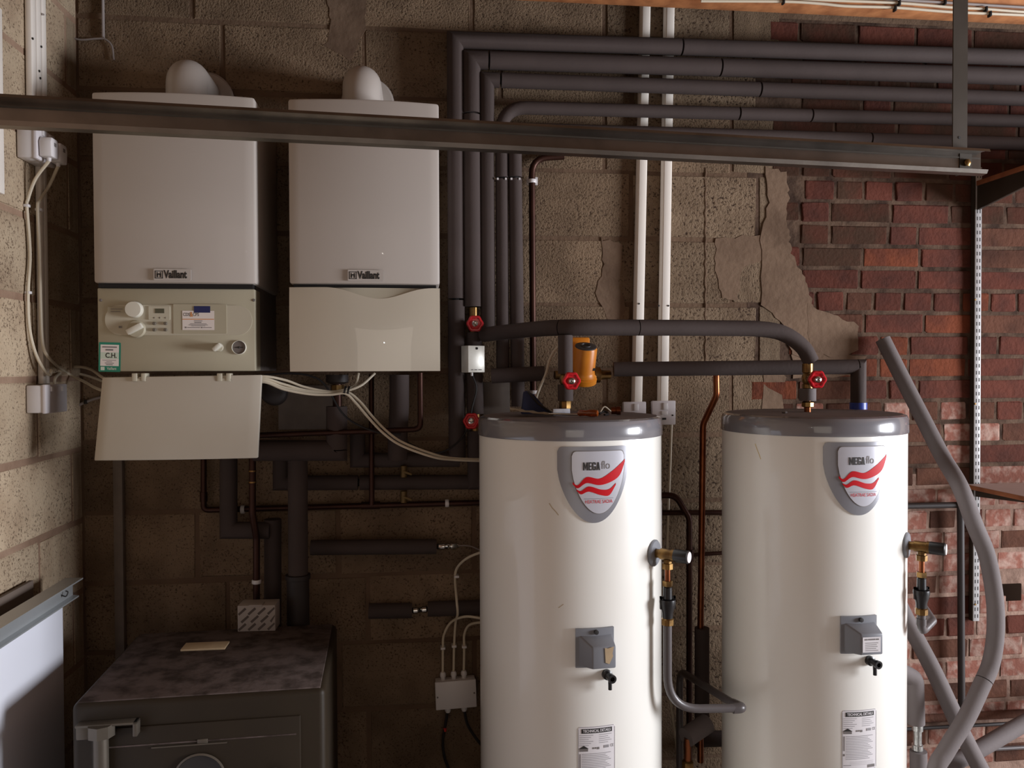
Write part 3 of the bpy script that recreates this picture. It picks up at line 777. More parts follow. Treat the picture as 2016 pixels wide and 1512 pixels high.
lab([(-.041, -.0175, .041, -.0055)], 'ink')
cyl_text('TECHNICAL DETAILS', .0098, .0002, .80, off, -.0115, 'label_white', tl, .0017, 'print', zlb)
lab([(-.046, -.022-i*.0052, -.010-.006*((i*7) % 3), -.0232-i*.0052) for i in range(6)]+[(.006, -.022-i*.0052, .040-.005*((i*5) % 3), -.0232-i*.0052) for i in range(5)], 'ink_soft')
lab([(-.046, -.064, -.024, -.056)], 'ink_grey')
tri = BM(); tri.faces.new([tri.verts.new((x+off, y, .0013)) for x, y in ((-.048, -.057), (-.022, -.057), (-.035, -.049))]); part('print', cyl(tri, TR, 0, zlb), 'ink', tl, smooth=False)
lab([(-.012, -.0585, -.008, -.054), (-.006, -.0585, -.002, -.054), (0, -.060, .006, -.054)], 'ink_grey')
lab([(.018, -.058, .032, -.051)], 'ink_soft')
cyl_text('CE', .010, .0001, .8, off+.041, -.054, 'ink_grey', tl, .0013, 'print', zlb)
lab([(-.040, -.070-i*.0044, .038-.010*((i*3) % 4)/2, -.0714-i*.0044) for i in range(15)], 'ink_soft')
lab([(-.046, -.110, -.0435, -.070), (-.047, -.124, -.043, -.118)], 'ink_grey')
lab([(-.030, -.140-i*.004, .040, -.1405-i*.004) for i in range(3)], 'ink_soft')
lab([(.022, -.158, .044, -.150)], 'ink_grey')
lab([(-.046, -.150, -.026, -.1485), (-.046, -.158, -.024, -.1565)], 'ink_soft')
# grey moulding at the bottom of the label
part('lower_cover', cyl(xf(cyl_strip(-.050, .060, lambda u: 0, lambda u: -.10, 12, 2, .02), Matrix.Translation((off, 0, 0))), TR, 0, zlb-LH-.012), 'grey_plastic', tank)
# relief valve on the shoulder, pointing out and to the right
VA = math.radians(46.5); dv = Vector((math.sin(VA), -math.cos(VA), 0)); zv = WD(1285, 1090, 2.19).z
pv0 = Vector((0, 0, zv))+dv*TR
sh = part('valve_shroud', lathe([(.036, -.006), (.036, .004), (.033, .007), (.016, .008)], 32, dv, pv0), 'grey_plastic', tank)
rv = part('relief_valve', lathe([(.012, .004), (.012, .020), (.015, .021), (.015, .052), (.017, .053), (.017, .060)], 24, dv, pv0), 'brass', tank, 'brass relief valve')
part('valve_cap', lathe([(.0165, .058), (.0175, .062), (.0175, .098), (.015, .100)], 24, dv, pv0), 'black_plastic', rv)
part('cap_disc', lathe([(.0145, .0995), (.0145, .1015), (0, .1015)], 24, dv, pv0), 'white_plastic', rv)
pd = pv0+dv*.040
part('outlet', lathe([(.0115, -.012), (.0115, -.022), (.015, -.023), (.015, -.038), (.0115, -.039)], 8, 'z', pd), 'brass', rv)
lbl = part('side_label', cyl(cyl_strip(-.03, .03, lambda u: .075, lambda u: -.085, 8, 3, .0008), TR, math.radians(72), zv+.05), 'label_white', tank, 'printed label at the side')
lw = BM()
for x0, y0, x1, y1 in [(-.020, .055, .022, .068), (-.02, .03, .0, .032), (-.02, .0, .02, .002), (-.018, -.02, -.010, -.008), (-.018, -.045, -.010, -.033)]:
    lw.faces.new([lw.verts.new((q[0], q[1], .0016)) for q in ((x0, y0), (x1, y0), (x1, y1), (x0, y1))])
part('print', cyl(lw, TR, math.radians(72), zv+.05), 'ink', lbl, smooth=False)
# second cylinder is a copy; then each gets its own marks
tank2 = copy_tree(tank)
tank.location = T1; tank.rotation_euler = (0, 0, math.radians(3.4))
tank2.location = T2; tank2.rotation_euler = (0, 0, math.radians(0.6))
tank2['label'] = 'tall white hot water cylinder next to brickwork, blue collar on its lid'
def kid(o, nm): return [c for c in o.children if c.name.split('.')[0] == nm][0]
cv1, cv2 = kid(tank, 'heater_cover'), kid(tank2, 'heater_cover')
tr = BM(); tr.faces.new([tr.verts.new((x, yo-.0415, zi+z)) for x, z in ((.014, .012), (.022, .010), (.038, .014), (.034, -.004), (.036, -.010), (.026, -.030), (.016, -.026))])
part('torn_label', tr, 'paper_buff', cv1, 'torn buff paper')
l2 = part('rating_label', box((-.014, yo-.0418, zi-.034), (.036, yo-.0405, zi+.006)), 'label_white', cv2, 'white rating label')
part('print', flat_front(rects_bm([(-.020, .012, -.012, .016), (-.010, .012, .010, .016), (.012, .012, .02, .016), (-.018, .004, .018, .0055), (-.018, -.001, .014, .0005), (-.018, -.006, .016, -.0045), (-.018, -.011, .012, -.0095), (-.018, -.016, .018, -.0145)]), (.011, yo-.0422, zi-.014)), 'ink_grey', l2, smooth=False)
# scuffs: brown scrapes on the first tank, a yellow glue run on the second
def scuff(parent, px, py, T, rot, az, pts, w, m):
    bm = tube([(x, y, .0004) for x, y in pts], w, 5)
    for v in bm.verts: v.co.z = .0003+max(0, v.co.z)*.1
    return part('scuff_mark', cyl(bm, TR, math.radians(az), py), m, parent)
scuff(tank, 0, W(1100, 1005, T1.y-TR).z, T1, 0, -23, [(-.012, .016), (-.004, .004), (.006, -.006), (.012, -.014)], .0013, 'scuff')
scuff(tank, 0, W(1110, 1195, T1.y-TR).z, T1, 0, -19, [(-.007, -.005), (.006, .005)], .0012, 'scuff')
scuff(tank2, 0, W(1465, 900, T2.y-TR).z, T2, 0, -60, [(-.010, .022), (-.004, .008), (.003, -.006), (.009, -.02)], .0012, 'glue_yellow')
def tank_pt(T, rz, p): return T + Matrix.Rotation(rz, 3, 'Z') @ Vector(p)
O1 = tank_pt(T1, math.radians(3.4), pd); O2 = tank_pt(T2, math.radians(0.6), pd)

# tundish and discharge pipes
def tundish(o, label):
    t = thing('tundish', label, 'tundish', (o.x, o.y, o.z-.20))
    part('copper_stub', lathe([(.0076, -.036), (.0076, -.078)], 16, 'z', o), 'copper', t)
    part('nut', lathe([(.0125, -.070), (.014, -.072), (.014, -.084), (.011, -.086)], 6, 'z', o), 'brass', t)
    part('upper_cup', lathe([(.010, -.086), (.012, -.088), (.0125, -.118), (.010, -.120)], 20, 'z', o), 'black_plastic', t)
    part('side_rib', join(box((o.x-.021, o.y-.004, o.z-.146), (o.x-.016, o.y+.004, o.z-.112)), box((o.x+.016, o.y-.004, o.z-.146), (o.x+.021, o.y+.004, o.z-.112)), box((o.x-.021, o.y-.004, o.z-.118), (o.x+.021, o.y+.004, o.z-.112))), 'black_plastic', t)
    part('lower_cup', lathe([(.021, -.120), (.022, -.128), (.019, -.142), (.015, -.156), (.014, -.170), (.012, -.171)], 20, 'z', o, caps=True), 'black_plastic', t)
    part('outlet_nut', lathe([(.014, -.170), (.017, -.173), (.017, -.188), (.013, -.190)], 8, 'z', o), 'brass', t)
    return t
tundish(O1, 'black tundish under relief valve of the tank with the papers')
tundish(O2, 'black tundish under relief valve of the tank by the brickwork')
q1 = Vector((O1.x, O1.y, O1.z-.188))
c1 = W(1298, 1397, O1.y); c1.x = O1.x
e1 = W(1458, 1394, O1.y+.02)
h1 = W(1338, 1320, -.10)
d1p = thing('discharge_pipe', 'grey plastic discharge pipe looping between the two white tanks', 'pipe', (O1.x, O1.y, c1.z))
part('pipe', tube(fillet([q1, c1, e1], .10, 10), .0115, 16), 'pvc_grey', d1p)
part('elbow', tube(fillet([e1-Vector((.022, 0, 0)), e1+Vector((.006, 0, 0)), e1.lerp(h1, .10)], .012, 6), .0138, 16), 'pvc_grey', d1p)
part('pipe', tube(fillet([e1, h1, Vector((h1.x, h1.y, .04))], .06, 8), .0115, 16), 'pvc_grey', d1p)
q2 = Vector((O2.x, O2.y, O2.z-.188))
c2 = Vector((O2.x, O2.y, W(1803, 1246, O2.y).z)); e2 = W(1836, 1222, O2.y+.04); g2 = W(1812, 1186, O2.y+.20)
d2p = thing('discharge_pipe', 'short grey elbowed discharge pipe beside the tank by the brickwork', 'pipe', c2)
part('pipe', tube(fillet([q2, c2, e2], .022, 8), .0115, 16), 'pvc_grey', d2p)
part('pipe', tube(fillet([e2.lerp(c2, .4), e2, g2], .014, 6), .0118, 16), 'pvc_grey', d2p)
part('pipe_joint', lathe([(.0135, 0), (.0135, .018)], 16, 'z', (O2.x, O2.y, c2.z+.022)), 'pvc_grey', d2p)

# ------------------------------------------------------------------ lagged and bare pipework
def frac_at(path, p):
    best = (1e9, 0); L = 0; T = sum((b-a).length for a, b in zip(path, path[1:]))
    for a, b in zip(path, path[1:]):
        d = b-a; l = d.length
        if l < 1e-9: continue
        t = max(0, min(1, (p-a).dot(d)/(l*l))); q = a+d*t
        if (q-p).length < best[0]: best = ((q-p).length, (L+t*l)/T)
        L += l
    return best[1]
LAG_GROUP = 'lagged pipes on the wall'
def lagged(label, pts, r, cuts=(), fil=0.0, m='foam', gap=0.006, core=0.5, group=None, name='lagged_pipe', seg=18, cat='pipe', wob=0.0, ends=(0, 0)):
    path = fillet(pts, fil, 8) if fil else [Vector(p) for p in pts]
    t = thing(name, label, cat, path[0], group)
    cs = sorted(frac_at(path, c) for c in cuts)
    for seg_path in cut_path(path, cs, gap):
        part('insulation', tube(seg_path, r, seg), m, t)
    if core and cs or ends != (0, 0):
        cp = [Vector(p) for p in path]
        if ends[0]: cp.insert(0, cp[0]+(cp[0]-cp[1]).normalized()*ends[0])
        if ends[1]: cp.append(cp[-1]+(cp[-1]-cp[-2]).normalized()*ends[1])
        part('copper_core', tube(cp, r*core, 10), 'copper_dull' if ends != (0, 0) else 'dark_gap', t)
    return t
def bare(label, pts, r, fil=0.02, m='copper_dull', name='copper_pipe', cat='pipe', elbows=(), seg=12):
    path = fillet(pts, fil, 6) if fil else [Vector(p) for p in pts]
    t = thing(name, label, cat, path[0])
    part('pipe', tube(path, r, seg), m, t)
    return t
def collar(t, p, axis, r, h, m='copper_dull', name='coupling', seg=14):
    return part(name, lathe([(r, -h/2), (r, h/2)], seg, axis, p), m, t)
def saddle(t, p, axis, r, m='white_plastic'):
    return part('pipe_clip', lathe([(r+.003, -.006), (r+.004, -.004), (r+.004, .004), (r+.003, .006)], 16, axis, p), m, t)
YW = -0.068
def wl(pts, y=YW): return [W(a, b, y) for a, b in pts]
RL = 0.0275
x2k = 2450
# five runs along the top of the wall, turning down at the left
lagged('topmost black lagged pipe along wall, turning down beside the boiler', wl([(x2k, 127), (896, 79), (900, 908)]), RL, wl([(1341, 93), (900, 590)]))
lagged('second black lagged pipe below the ceiling, ending at a red-wheeled valve', wl([(x2k, 164), (928, 118), (931, 604)]), RL+.002, wl([(1417, 133), (929, 226), (962, 120)]))
lagged('third black lagged pipe from the ceiling, its riser ending above the curved pipe', wl([(x2k, 210), (958, 157), (961, 655)]), RL-.003, wl([(1495, 177), (985, 159)]))
v4 = lagged('fourth black lagged pipe from the ceiling, smoothly bent into its riser', wl([(x2k, 250), (987, 211), (990, 737)]), RL-.006, wl([(1454, 220), (1596, 225), (988, 352)]), fil=0.085)
v5 = lagged('lowest black lagged pipe along the wall behind the steel rail', wl([(x2k, 295), (1013, 255), (1020, 800)]), RL-.005, wl([(1712, 272), (1016, 351)]), fil=0.03)
for t, px in ((v4, 988), (v5, 1015)):
    for dx in (-8, 8):
        p = W(px+dx, 352, YW-.022); part('tie_end', box((p.x-.003, p.y-.002, p.z-.003), (p.x+.003, p.y+.004, p.z+.003)), 'white_plastic', t)
cp = bare('thin dark copper riser bent over behind the steel rail', wl([(1110, 308), (1047, 312), (1050, 785)], -.028), .011, .06)
saddle(cp, W(1047, 357, -.028), 'z', .011); part('clip_lug', box(W(1037, 364, -.028), W(1041, 350, -.02)), 'white_plastic', cp)
part('clip_lug', box(W(1054, 364, -.028), W(1058, 350, -.02)), 'white_plastic', cp)
saddle(cp, W(1050, 772, -.028), 'z', .011)

# gate valves
def wheel_bm(R):
    bm = BM(); n = 48; m = 10; rings = []
    for i in range(n):
        a = 2*math.pi*i/n; rr = R*(1+.055*math.cos(6*a)); ring = []
        for k in range(m):
            b = 2*math.pi*k/m; q = rr-R*.20+R*.20*math.cos(b)
            ring.append(bm.verts.new((q*math.cos(a), q*math.sin(a), R*.24*math.sin(b))))
        rings.append(ring)
    for i in range(n):
        a, b = rings[i], rings[(i+1) % n]
        for k in range(m): bm.faces.new((a[k], b[k], b[(k+1) % m], a[(k+1) % m]))
    sp = join(lathe([(R*.66, -R*.06), (R*.66, R*.10), (R*.30, R*.06), (0, R*.06)], 24))
    return join(bm, sp)
def gate_valve(label, body, wheel_at, R=.027, z_up=.03, z_dn=.03, m='brass', group='red-wheeled gate valves', hidden=False):
    body = Vector(body); d = (Vector(wheel_at)-body); L = d.length; d.normalize()
    t = thing('gate_valve', label, 'valve', body-Vector((0, 0, z_dn)), group)
    part('valve_body', lathe([(.011, -z_dn), (.016, -z_dn+.001), (.016, -.018), (.013, -.016), (.017, -.006), (.017, .006), (.013, .016), (.016, .018), (.016, z_up-.001), (.011, z_up)], 12, 'z', body), m, t)
    part('bonnet', lathe([(.012, 0), (.012, L*.35), (.015, L*.36), (.015, L*.55), (.007, L*.58), (.006, L)], 12, d, body), m, t)
    mt = d.to_track_quat('Z', 'Y').to_matrix().to_4x4(); mt.translation = Vector(wheel_at)
    w = part('handwheel', xf(wheel_bm(R), mt), 'red_paint', t, 'red handwheel')
    part('wheel_nut', xf(lathe([(R*.36, R*.05), (R*.36, R*.28), (R*.22, R*.34), (R*.12, R*.30), (0, R*.30)], 16), mt), 'chrome', w)
    return t
# riser with two valves and the metal-cased actuator between them
gate_valve('red-wheeled valve at the foot of a black riser above the metal actuator', W(932, 640, YW), W(935, 637, YW-.075), .0265, .058, .045)
lagged('short black lagged piece above the metal actuator box', wl([(934, 655), (934, 684)]), RL-.002)
p = W(932.5, 707, YW-.045)
act = thing('valve_actuator', 'shiny metal valve actuator box on the lagged riser', 'actuator', (p.x, p.y, p.z-.045))
part('housing', xf(box((-.030, -.020, -.043), (.030, .03, .043), .002), Matrix.Translation(p) @ Matrix.Rotation(math.radians(24), 4, 'Z')), 'actuator_silver', act)
part('screw', lathe([(.004, 0), (.004, .002)], 12, (0, -1, 0), (p.x+.009, p.y-.0185, p.z+.034)), 'ink', act)
part('cable_nib', lathe([(.004, -.054), (.004, -.042)], 10, 'z', (p.x-.006, p.y, p.z)), 'white_plastic', act)
part('print', xf(rects_bm([(-.02, 0, -.012, .003), (-.008, 0, .002, .003), (.006, 0, .018, .003)]), Matrix.Translation(p) @ Matrix.Rotation(math.radians(24), 4, 'Z') @ Matrix.Translation((0, -.0206, -.036)) @ R90), 'ink_grey', act, smooth=False)
lagged('black lagged riser dropping from the metal actuator behind the tank', wl([(934, 735), (936, 815)]), RL)
gate_valve('red-wheeled valve half turned away at the rim of the tank lid', W(936, 832, YW-.005), W(928, 829, YW-.07), .0265, .03, .03)
lagged('black lagged riser below the half-turned red valve', wl([(936, 848), (936, 948), (1100, 947)]), RL-.001)
single('actuator_cable', tube(spline([W(930, 738, -.1), W(938, 765, -.1), W(930, 800, -.1), W(920, 845, -.1), W(890, 880, -.11), W(850, 892, -.10), W(800, 870, -.10)]), .0028, 8), 'cable_black', 'thin black cable drooping from the metal actuator box', 'cable')

# curved lagged pipe feeding the tops of both tanks
t1c, t2c = Vector((T1.x-.008, T1.y, 0)), Vector((T2.x-.006, T2.y, 0))
def atY(px, py, y): return W(px, py, y)
hp = [W(952, 659, -.10), W(985, 655, -.16), W(1054, 648, -.30), W(1113, 645, T1.y), W(1256, 645, T1.y), W(1420, 646, T2.y), W(1500, 648, T2.y), W(1545, 658, T2.y), W(1580, 683, T2.y), W(1597, 712, T2.y)]
hpath = spline(hp, 6)
lagged('long grey lagged pipe arching over to the valve on the far tank', hpath, .0235, [W(1256, 645, T1.y), W(1100, 645, T1.y)], gap=.003)
bx = W(1113, 700, T1.y)
lagged('short grey lagged drop from the arching pipe to the near tank', [(bx.x, T1.y, W(1113, 660, T1.y).z), (bx.x, T1.y, W(1113, 736, T1.y).z)], .0215)
zv1 = W(1113, 748, T1.y).z
gate_valve('red-wheeled valve over the tank lid with the screwdriver', (bx.x, T1.y, zv1), W(1125, 750, T1.y-.075), .0255, .02, .02)
lagged('stub of grey lagging under the red valve above the near tank', [(bx.x, T1.y, W(1113, 757, T1.y).z), (bx.x, T1.y, W(1113, 789, T1.y).z)], .0225)
st1 = thing('tank_connector', 'brass connector rising from the tank lid with the screwdriver', 'pipe fitting', (bx.x, T1.y, HT))
part('tail', lathe([(.011, 0), (.011, W(1113, 786, T1.y).z-HT)], 16, 'z', (bx.x, T1.y, HT)), 'copper', st1)
part('nut', lathe([(.014, .018), (.018, .020), (.018, .040), (.013, .048)], 8, 'z', (bx.x, T1.y, HT)), 'brass', st1)
ex = W(1590, 740, T2.y)
gate_valve('red-wheeled brass valve above the tank by the brickwork', (ex.x, T2.y, W(1590, 745, T2.y).z), W(1609, 747, T2.y-.07), .0265, .045, .03)
lagged('stub of grey lagging under the valve on the far tank', [(ex.x, T2.y, W(1590, 765, T2.y).z), (ex.x, T2.y, W(1590, 789, T2.y).z)], .0245, m='foam_new')
st2 = thing('tank_connector', 'brass connector rising from the tank lid with the blue collar', 'pipe fitting', (ex.x, T2.y, HT))
part('tail', lathe([(.010, 0), (.010, W(1590, 788, T2.y).z-HT)], 16, 'z', (ex.x, T2.y, HT)), 'copper', st2)
part('nut', lathe([(.012, .016), (.018, .018), (.018, .030), (.013, .034)], 8, 'z', (ex.x, T2.y, HT)), 'brass', st2)

# lower lagged pipe with the orange pump
y2a, y2b = -.13, T2.y+.10
lagged('mitred grey lagged stub left of the orange pump', [W(968, 740, -.10), W(1072, 735, -.13)], .0245)
zH = W(1400, 728, -.28)
vend = W(1690, 722, y2b)
lagged('grey lagged pipe from the orange pump, mitred down to the far tank lid', [W(1208, 727, -.20), vend, Vector((vend.x, vend.y, HT+.022))], .0235, [vend+Vector((-.004, 0, 0))], gap=.003)
single('blue_collar', lathe([(.0262, .001), (.0262, .022), (.0235, .022)], 28, 'z', (vend.x, vend.y, HT+.002), caps=True), 'blue_ring', 'blue plastic collar around the lagged pipe on the tank lid', 'pipe collar')
pc = W(1148, 735, -.19)
pump = thing('circulation_pump', 'orange circulation pump with grey end plate between lagged pipes', 'pump', (pc.x, pc.y, pc.z-.03))
ax = Vector((0.02, -.42, 1)).normalized()
part('motor', lathe([(.042, -.012), (.044, -.006), (.038, .002), (.036, .010), (.0365, .085), (.034, .090), (.030, .090)], 32, ax, pc), 'pump_orange', pump)
part('end_plate', lathe([(.0335, .088), (.0335, .093), (.030, .094), (.016, .094), (.016, .097), (.013, .097), (.012, .093), (0, .093)], 32, ax, pc), 'pump_grey', pump)
part('terminal_box', box((pc.x-.035, pc.y+.01, pc.z+.03), (pc.x+.025, pc.y+.05, pc.z+.115), .006), 'pump_orange', pump)
part('volute', lathe([(.030, -.035), (.045, -.028), (.046, -.012), (.040, -.006)], 28, ax, pc), 'pump_orange', pump)
for s in (-1, 1):
    part('union_nut', lathe([(.018, .034), (.026, .036), (.026, .056), (.016, .060), (.014, .092)], 10, (s, .1*s, .0), pc+Vector((0, .01, -.005))), 'brass', pump)
part('bolt', lathe([(.005, 0), (.005, .006)], 6, (0, -1, 0), pc+Vector((.028, -.030, .012))), 'ink', pump)
single('pump_cable', tube(spline([W(1133, 672, -.17), W(1100, 682, -.17), W(1083, 705, -.16), W(1075, 735, -.17), W(1062, 765, -.16), W(1056, 782, -.14), W(1052, 800, -.12)]), .0042, 8), 'cable_white', 'white flex curving down from the orange pump', 'cable')

# trunking and spur boxes
def trunk(label, pts0, pts1, w, d, y=-.012):
    a = W(*pts0, y); b = W(*pts1, y); t = thing('cable_trunking', label, 'trunking', b, 'white trunking on the wall')
    ax_ = (a-b).normalized(); m = frame_to(b, (1, 0, 0), (0, -1, 0))
    L = (a-b).length
    bmx = prism([(-w/2, 0), (w/2, 0), (w/2, -d*.75), (w/2-.004, -d), (-w/2+.004, -d), (-w/2, -d*.75)], 0, L, 'z', 0)
    q = Vector((0, 0, 1)).rotation_difference(ax_).to_matrix().to_4x4(); q.translation = b
    part('channel', xf(bmx, q), 'trunking', t)
    part('cover', xf(box((-w/2+.006, -d-.0018, 0), (w/2-.006, -d+.001, L), .0008), q), 'trunking', t)
    return t
ta = trunk('white trunking down to the spur box nearer the orange pump', (1269, -8), (1252, 792), .034, .022)
tb_ = trunk('white trunking down to the spur box nearer the bare copper pipe', (1316, -8), (1303, 790), .034, .022)
for tt, pts in ((ta, ((1258, 598),)), (tb_, ((1297, 602), (1316, 602)))):
    for q in pts:
        part('screw', lathe([(.003, 0), (.003, .002)], 8, (0, -1, 0), W(*q, -.036)), 'ink', tt)
def spur(label, px0, px1, py0, py1, y=-.036):
    a = W(px0, py0, y); b = W(px1, py1, y)
    t = thing('fused_spur', label, 'switch box', ((a.x+b.x)/2, -.02, b.z), 'spur boxes')
    part('back_box', box((a.x+.002, y+.008, b.z+.002), (b.x-.002, -.010, a.z-.002), .003), 'white_plastic', t)
    part('face_plate', box((a.x, y-.002, b.z), (b.x, y+.009, a.z), .003), 'socket_plastic', t)
    cx_ = (a.x+b.x)/2; h_ = a.z-b.z; cz = (a.z+b.z)/2
    part('rocker', box((cx_-.004, y-.007, cz+.010), (cx_+.012, y-.001, cz+.034), .002), 'white_plastic', t)
    part('fuse_holder', box((cx_-.010, y-.006, cz-.008), (cx_+.012, y-.001, cz+.006), .002), 'white_plastic', t)
    part('flex_slot', box((cx_-.007, y-.0035, cz-.024), (cx_+.007, y-.001, cz-.017)), 'ink', t)
    for s in (-1, 1): part('screw', lathe([(.003, 0), (.003, .0015)], 8, (0, -1, 0), (cx_+s*.030, y-.0015, cz-.009)), 'ink', t)
    return t
spur('white fused spur box partly hidden behind the tank lid', 1227, 1272, 791, 838)
spur('white fused spur box with a flex hanging below it', 1284, 1330, 789, 836)
single('spur_flex', tube(spline([W(1322, 834, -.02), W(1320, 900, -.02), W(1316, 1000, -.02), W(1312, 1150, -.02), W(1308, 1290, -.02), W(1320, 1380, -.03), W(1334, 1490, -.05), W(1338, 1600, -.05)]), .0045, 8), 'cable_white', 'white flex hanging down the wall from the spur box', 'cable')

# copper pipes between the tanks
c5 = bare('bright copper pipe offset beside the far tank lid', [W(1410, 738, -.20), W(1411, 778, -.20), W(1384, 835, -.16), W(1379, 1235, -.14), W(1379, 1500, -.14)], .0105, .05, m='copper')
lagged('dark lagging round the foot of the bright copper pipe', [W(1382, 1236, -.14), W(1382, 1420, -.14)], .024)
c6 = bare('dark copper pipe curving down behind the near tank', [W(1230, 975, -.05), W(1330, 975, -.05), W(1357, 1020, -.05), W(1357, 1500, -.05)], .0105, .05)
c7 = bare('dark copper cross pipe behind both tanks, above the tee', [W(1180, 1010, -.03), W(1460, 1009, -.03)], .009, 0)
c8 = bare('short dark copper branch behind the bright copper pipe', [W(1357, 1093, -.05), W(1460, 1086, -.04)], .007, 0)
collar(c8, W(1358, 1093, -.05), 'z', .0135, .04)
lg = lagged('pale lagged end with copper pipe poking out between the tanks', [W(1392, 1424, -.30), W(1350, 1452, -.34)], .030, m='foam_new')
q = W(1354, 1466, -.34)
ft = thing('copper_fitting', 'copper fitting with brass nut low between the tanks', 'pipe fitting', (q.x, q.y, q.z-.12))
part('pipe', lathe([(.011, -.10), (.011, .02)], 16, 'z', q), 'copper', ft)
part('nut', lathe([(.014, -.072), (.018, -.070), (.018, -.052), (.013, -.048)], 8, 'z', q), 'brass', ft)
lagged('black lagged cross pipe low between the tanks', wl([(1370, 1455), (1480, 1453)], -.07), .026)

# pipework under the boilers
lagged('black lagged pipe mitred left below the closed boiler', wl([(663, 800), (663, 887), (500, 887)], -.19), .032, [W(662, 885, -.19)], gap=.003)
uf = thing('boiler_union', 'dark brass union under the closed boiler beside the tied cables', 'pipe fitting', W(664, 800, -.19))
part('trap', lathe([(.034, W(664, 738, -.19).z), (.034, W(664, 752, -.19).z), (.022, W(664, 756, -.19).z)], 24, 'z', (W(664, 745, -.19).x, -.19, 0)), 'iron_black', uf)
part('pipe', lathe([(.014, W(664, 800, -.19).z), (.014, W(664, 752, -.19).z)], 16, 'z', (W(664, 780, -.19).x, -.19, 0)), 'copper_dull', uf)
part('nut', lathe([(.02, W(664, 771, -.19).z), (.02, W(664, 758, -.19).z)], 8, 'z', (W(664, 765, -.19).x, -.19, 0)), 'brass', uf)
bg_ = lagged('thick black lagged drop ending in a cast iron socket', wl([(586, 905), (587, 1134)], -.17), .030)
part('iron_socket', lathe([(.034, W(587, 1500, -.17).z), (.034, W(587, 1140, -.17).z), (.038, W(587, 1139, -.17).z), (.038, W(587, 1131, -.17).z), (.030, W(587, 1130, -.17).z)], 28, 'z', (W(587, 1180, -.17).x, -.17, 0)), 'iron_black', bg_)
lagged('black lagged pipe dropping from the right of the closed boiler', wl([(786, 738), (786, 800), (783, 860), (783, 905)], -.125), .031)
lagged('black lagged elbow running right to the riser behind the tank', wl([(704, 852), (704, 906), (905, 905)], -.062), .024)
lagged('black lagged pipe running level behind the thin copper drop', wl([(552, 880), (552, 951), (936, 949)], -.055), .024, wl([(706, 950)]))
lagged('black lagged pipe behind the safe with a mitred top', wl([(537, 1022), (537, 1500)], -.075), .027)
lagged('black lagged pipe under the open flap, elbowed right', wl([(450, 880), (450, 1044), (532, 1044)], -.09), .027, fil=.0)
cA = bare('dark copper pipe dropping behind the patterned carton', [W(497, 880, -.15), W(497, 1010, -.15), W(505, 1060, -.13), W(505, 1500, -.13)], .0105, .05)
for zz in (927, 949): collar(cA, W(497, zz, -.15), 'z', .0125, .004, 'brass')
saddle(cA, W(505, 1145, -.13), 'z', .0105)
cB = bare('dark copper pipe running level under both boilers', [W(401, 890, -.03), W(401, 1000, -.03), W(408, 1004, -.03), W(1000, 988, -.03)], .0095, .02)
collar(cB, W(401, 978, -.03), 'z', .012, .03)
collar(cB, W(730, 995, -.03), 'x', .0125, .06)
for xx in (478, 880): saddle(cB, W(xx, 1003 if xx < 600 else 990.5, -.03), 'x', .0095)
bare('thin copper drop from the closed boiler to the level pipe', wl([(731, 737), (732, 994)], -.085), .0085, 0)
bare('copper gas pipe elbowed left under the closed boiler', wl([(827, 734), (828, 845), (510, 857)], -.215), .0085, .022)
for (xa, ya, lb) in ((795, 928, 'small yellow-handled lever valve on the upper lagged pipe'), (795, 978, 'small yellow-handled lever valve on the level copper pipe')):
    p = W(xa, ya, -.095); t = thing('lever_valve', lb, 'valve', p, 'lever valves')
    part('valve_body', lathe([(.008, -.02), (.011, -.018), (.011, .018), (.008, .02)], 10, 'z', p), 'brass_dull', t)
    part('lever', xf(box((-.004, -.012, -.004), (.028, -.006, .004), .002), Matrix.Translation(p) @ Matrix.Rotation(math.radians(20), 4, 'Y')), 'brass_dull', t)
def stub_fit(label, a, b, y):
    p, q = W(*a, y), W(*b, y); t = thing('isolating_valve', label, 'valve', p); d = (q-p).normalized(); L = (q-p).length
    part('valve_body', lathe([(.007, 0), (.012, L*.1), (.012, L*.35), (.008, L*.37), (.013, L*.5), (.008, L*.62), (.012, L*.65), (.012, L*.9), (.006, L)], 10, d, p), 'chrome', t)
    return t
lagged('black lagged stub level on the wall with a chrome valve on its end', wl([(612, 1078), (859, 1076)], -.055), .0245)
stub_fit('chrome isolating valve on the end of the lagged stub', (859, 1076), (903, 1074), -.055)
single('capillary_wire', tube(spline(wl([(902, 1074), (925, 1075), (945, 1083), (965, 1090)], -.055)), .002, 6), 'cable_grey', 'thin grey wire from the chrome isolating valve to the tank', 'wire')
lagged('short black lagged stub low on the wall', wl([(726, 1203), (811, 1202)], -.05), .025)
stub_fit('tarnished isolating valve between two short lagged stubs', (811, 1202), (842, 1199), -.05)
lagged('black lagged stub running behind the tank above the junction box', wl([(842, 1199), (1010, 1194)], -.05), .025)
# black round condensate trap and a dusty grey plate on the wall
p = W(540, 772, -.20)
single('condensate_trap', lathe([(.034, -.03), (.040, -.022), (.040, .022), (.034, .03), (.02, .036), (0, .037)], 28, (0.1, -1, 0.1), p), 'iron_black', 'round black condensate trap between the two boilers', 'trap')
single('wall_sheet', box(W(548, 846, -.016), W(668, 758, -.008), .002), 'grey_sheet', 'dusty grey sheet on the wall under the closed boiler', 'sheet')
# pipe bracket plate and fixings seen between risers
single('mounting_plate', box(W(952, 870, -.014), W(1003, 752, -.006), .001), 'grey_sheet', 'drilled grey mounting plate on the wall behind the risers', 'plate')
# narrow grey strip beside the corner
single('conduit_strip', box(W(228, 1420, -.03), W(245, 880, -.006), .002), 'grey_sheet', 'narrow grey trunking strip on the wall behind the safe', 'trunking')

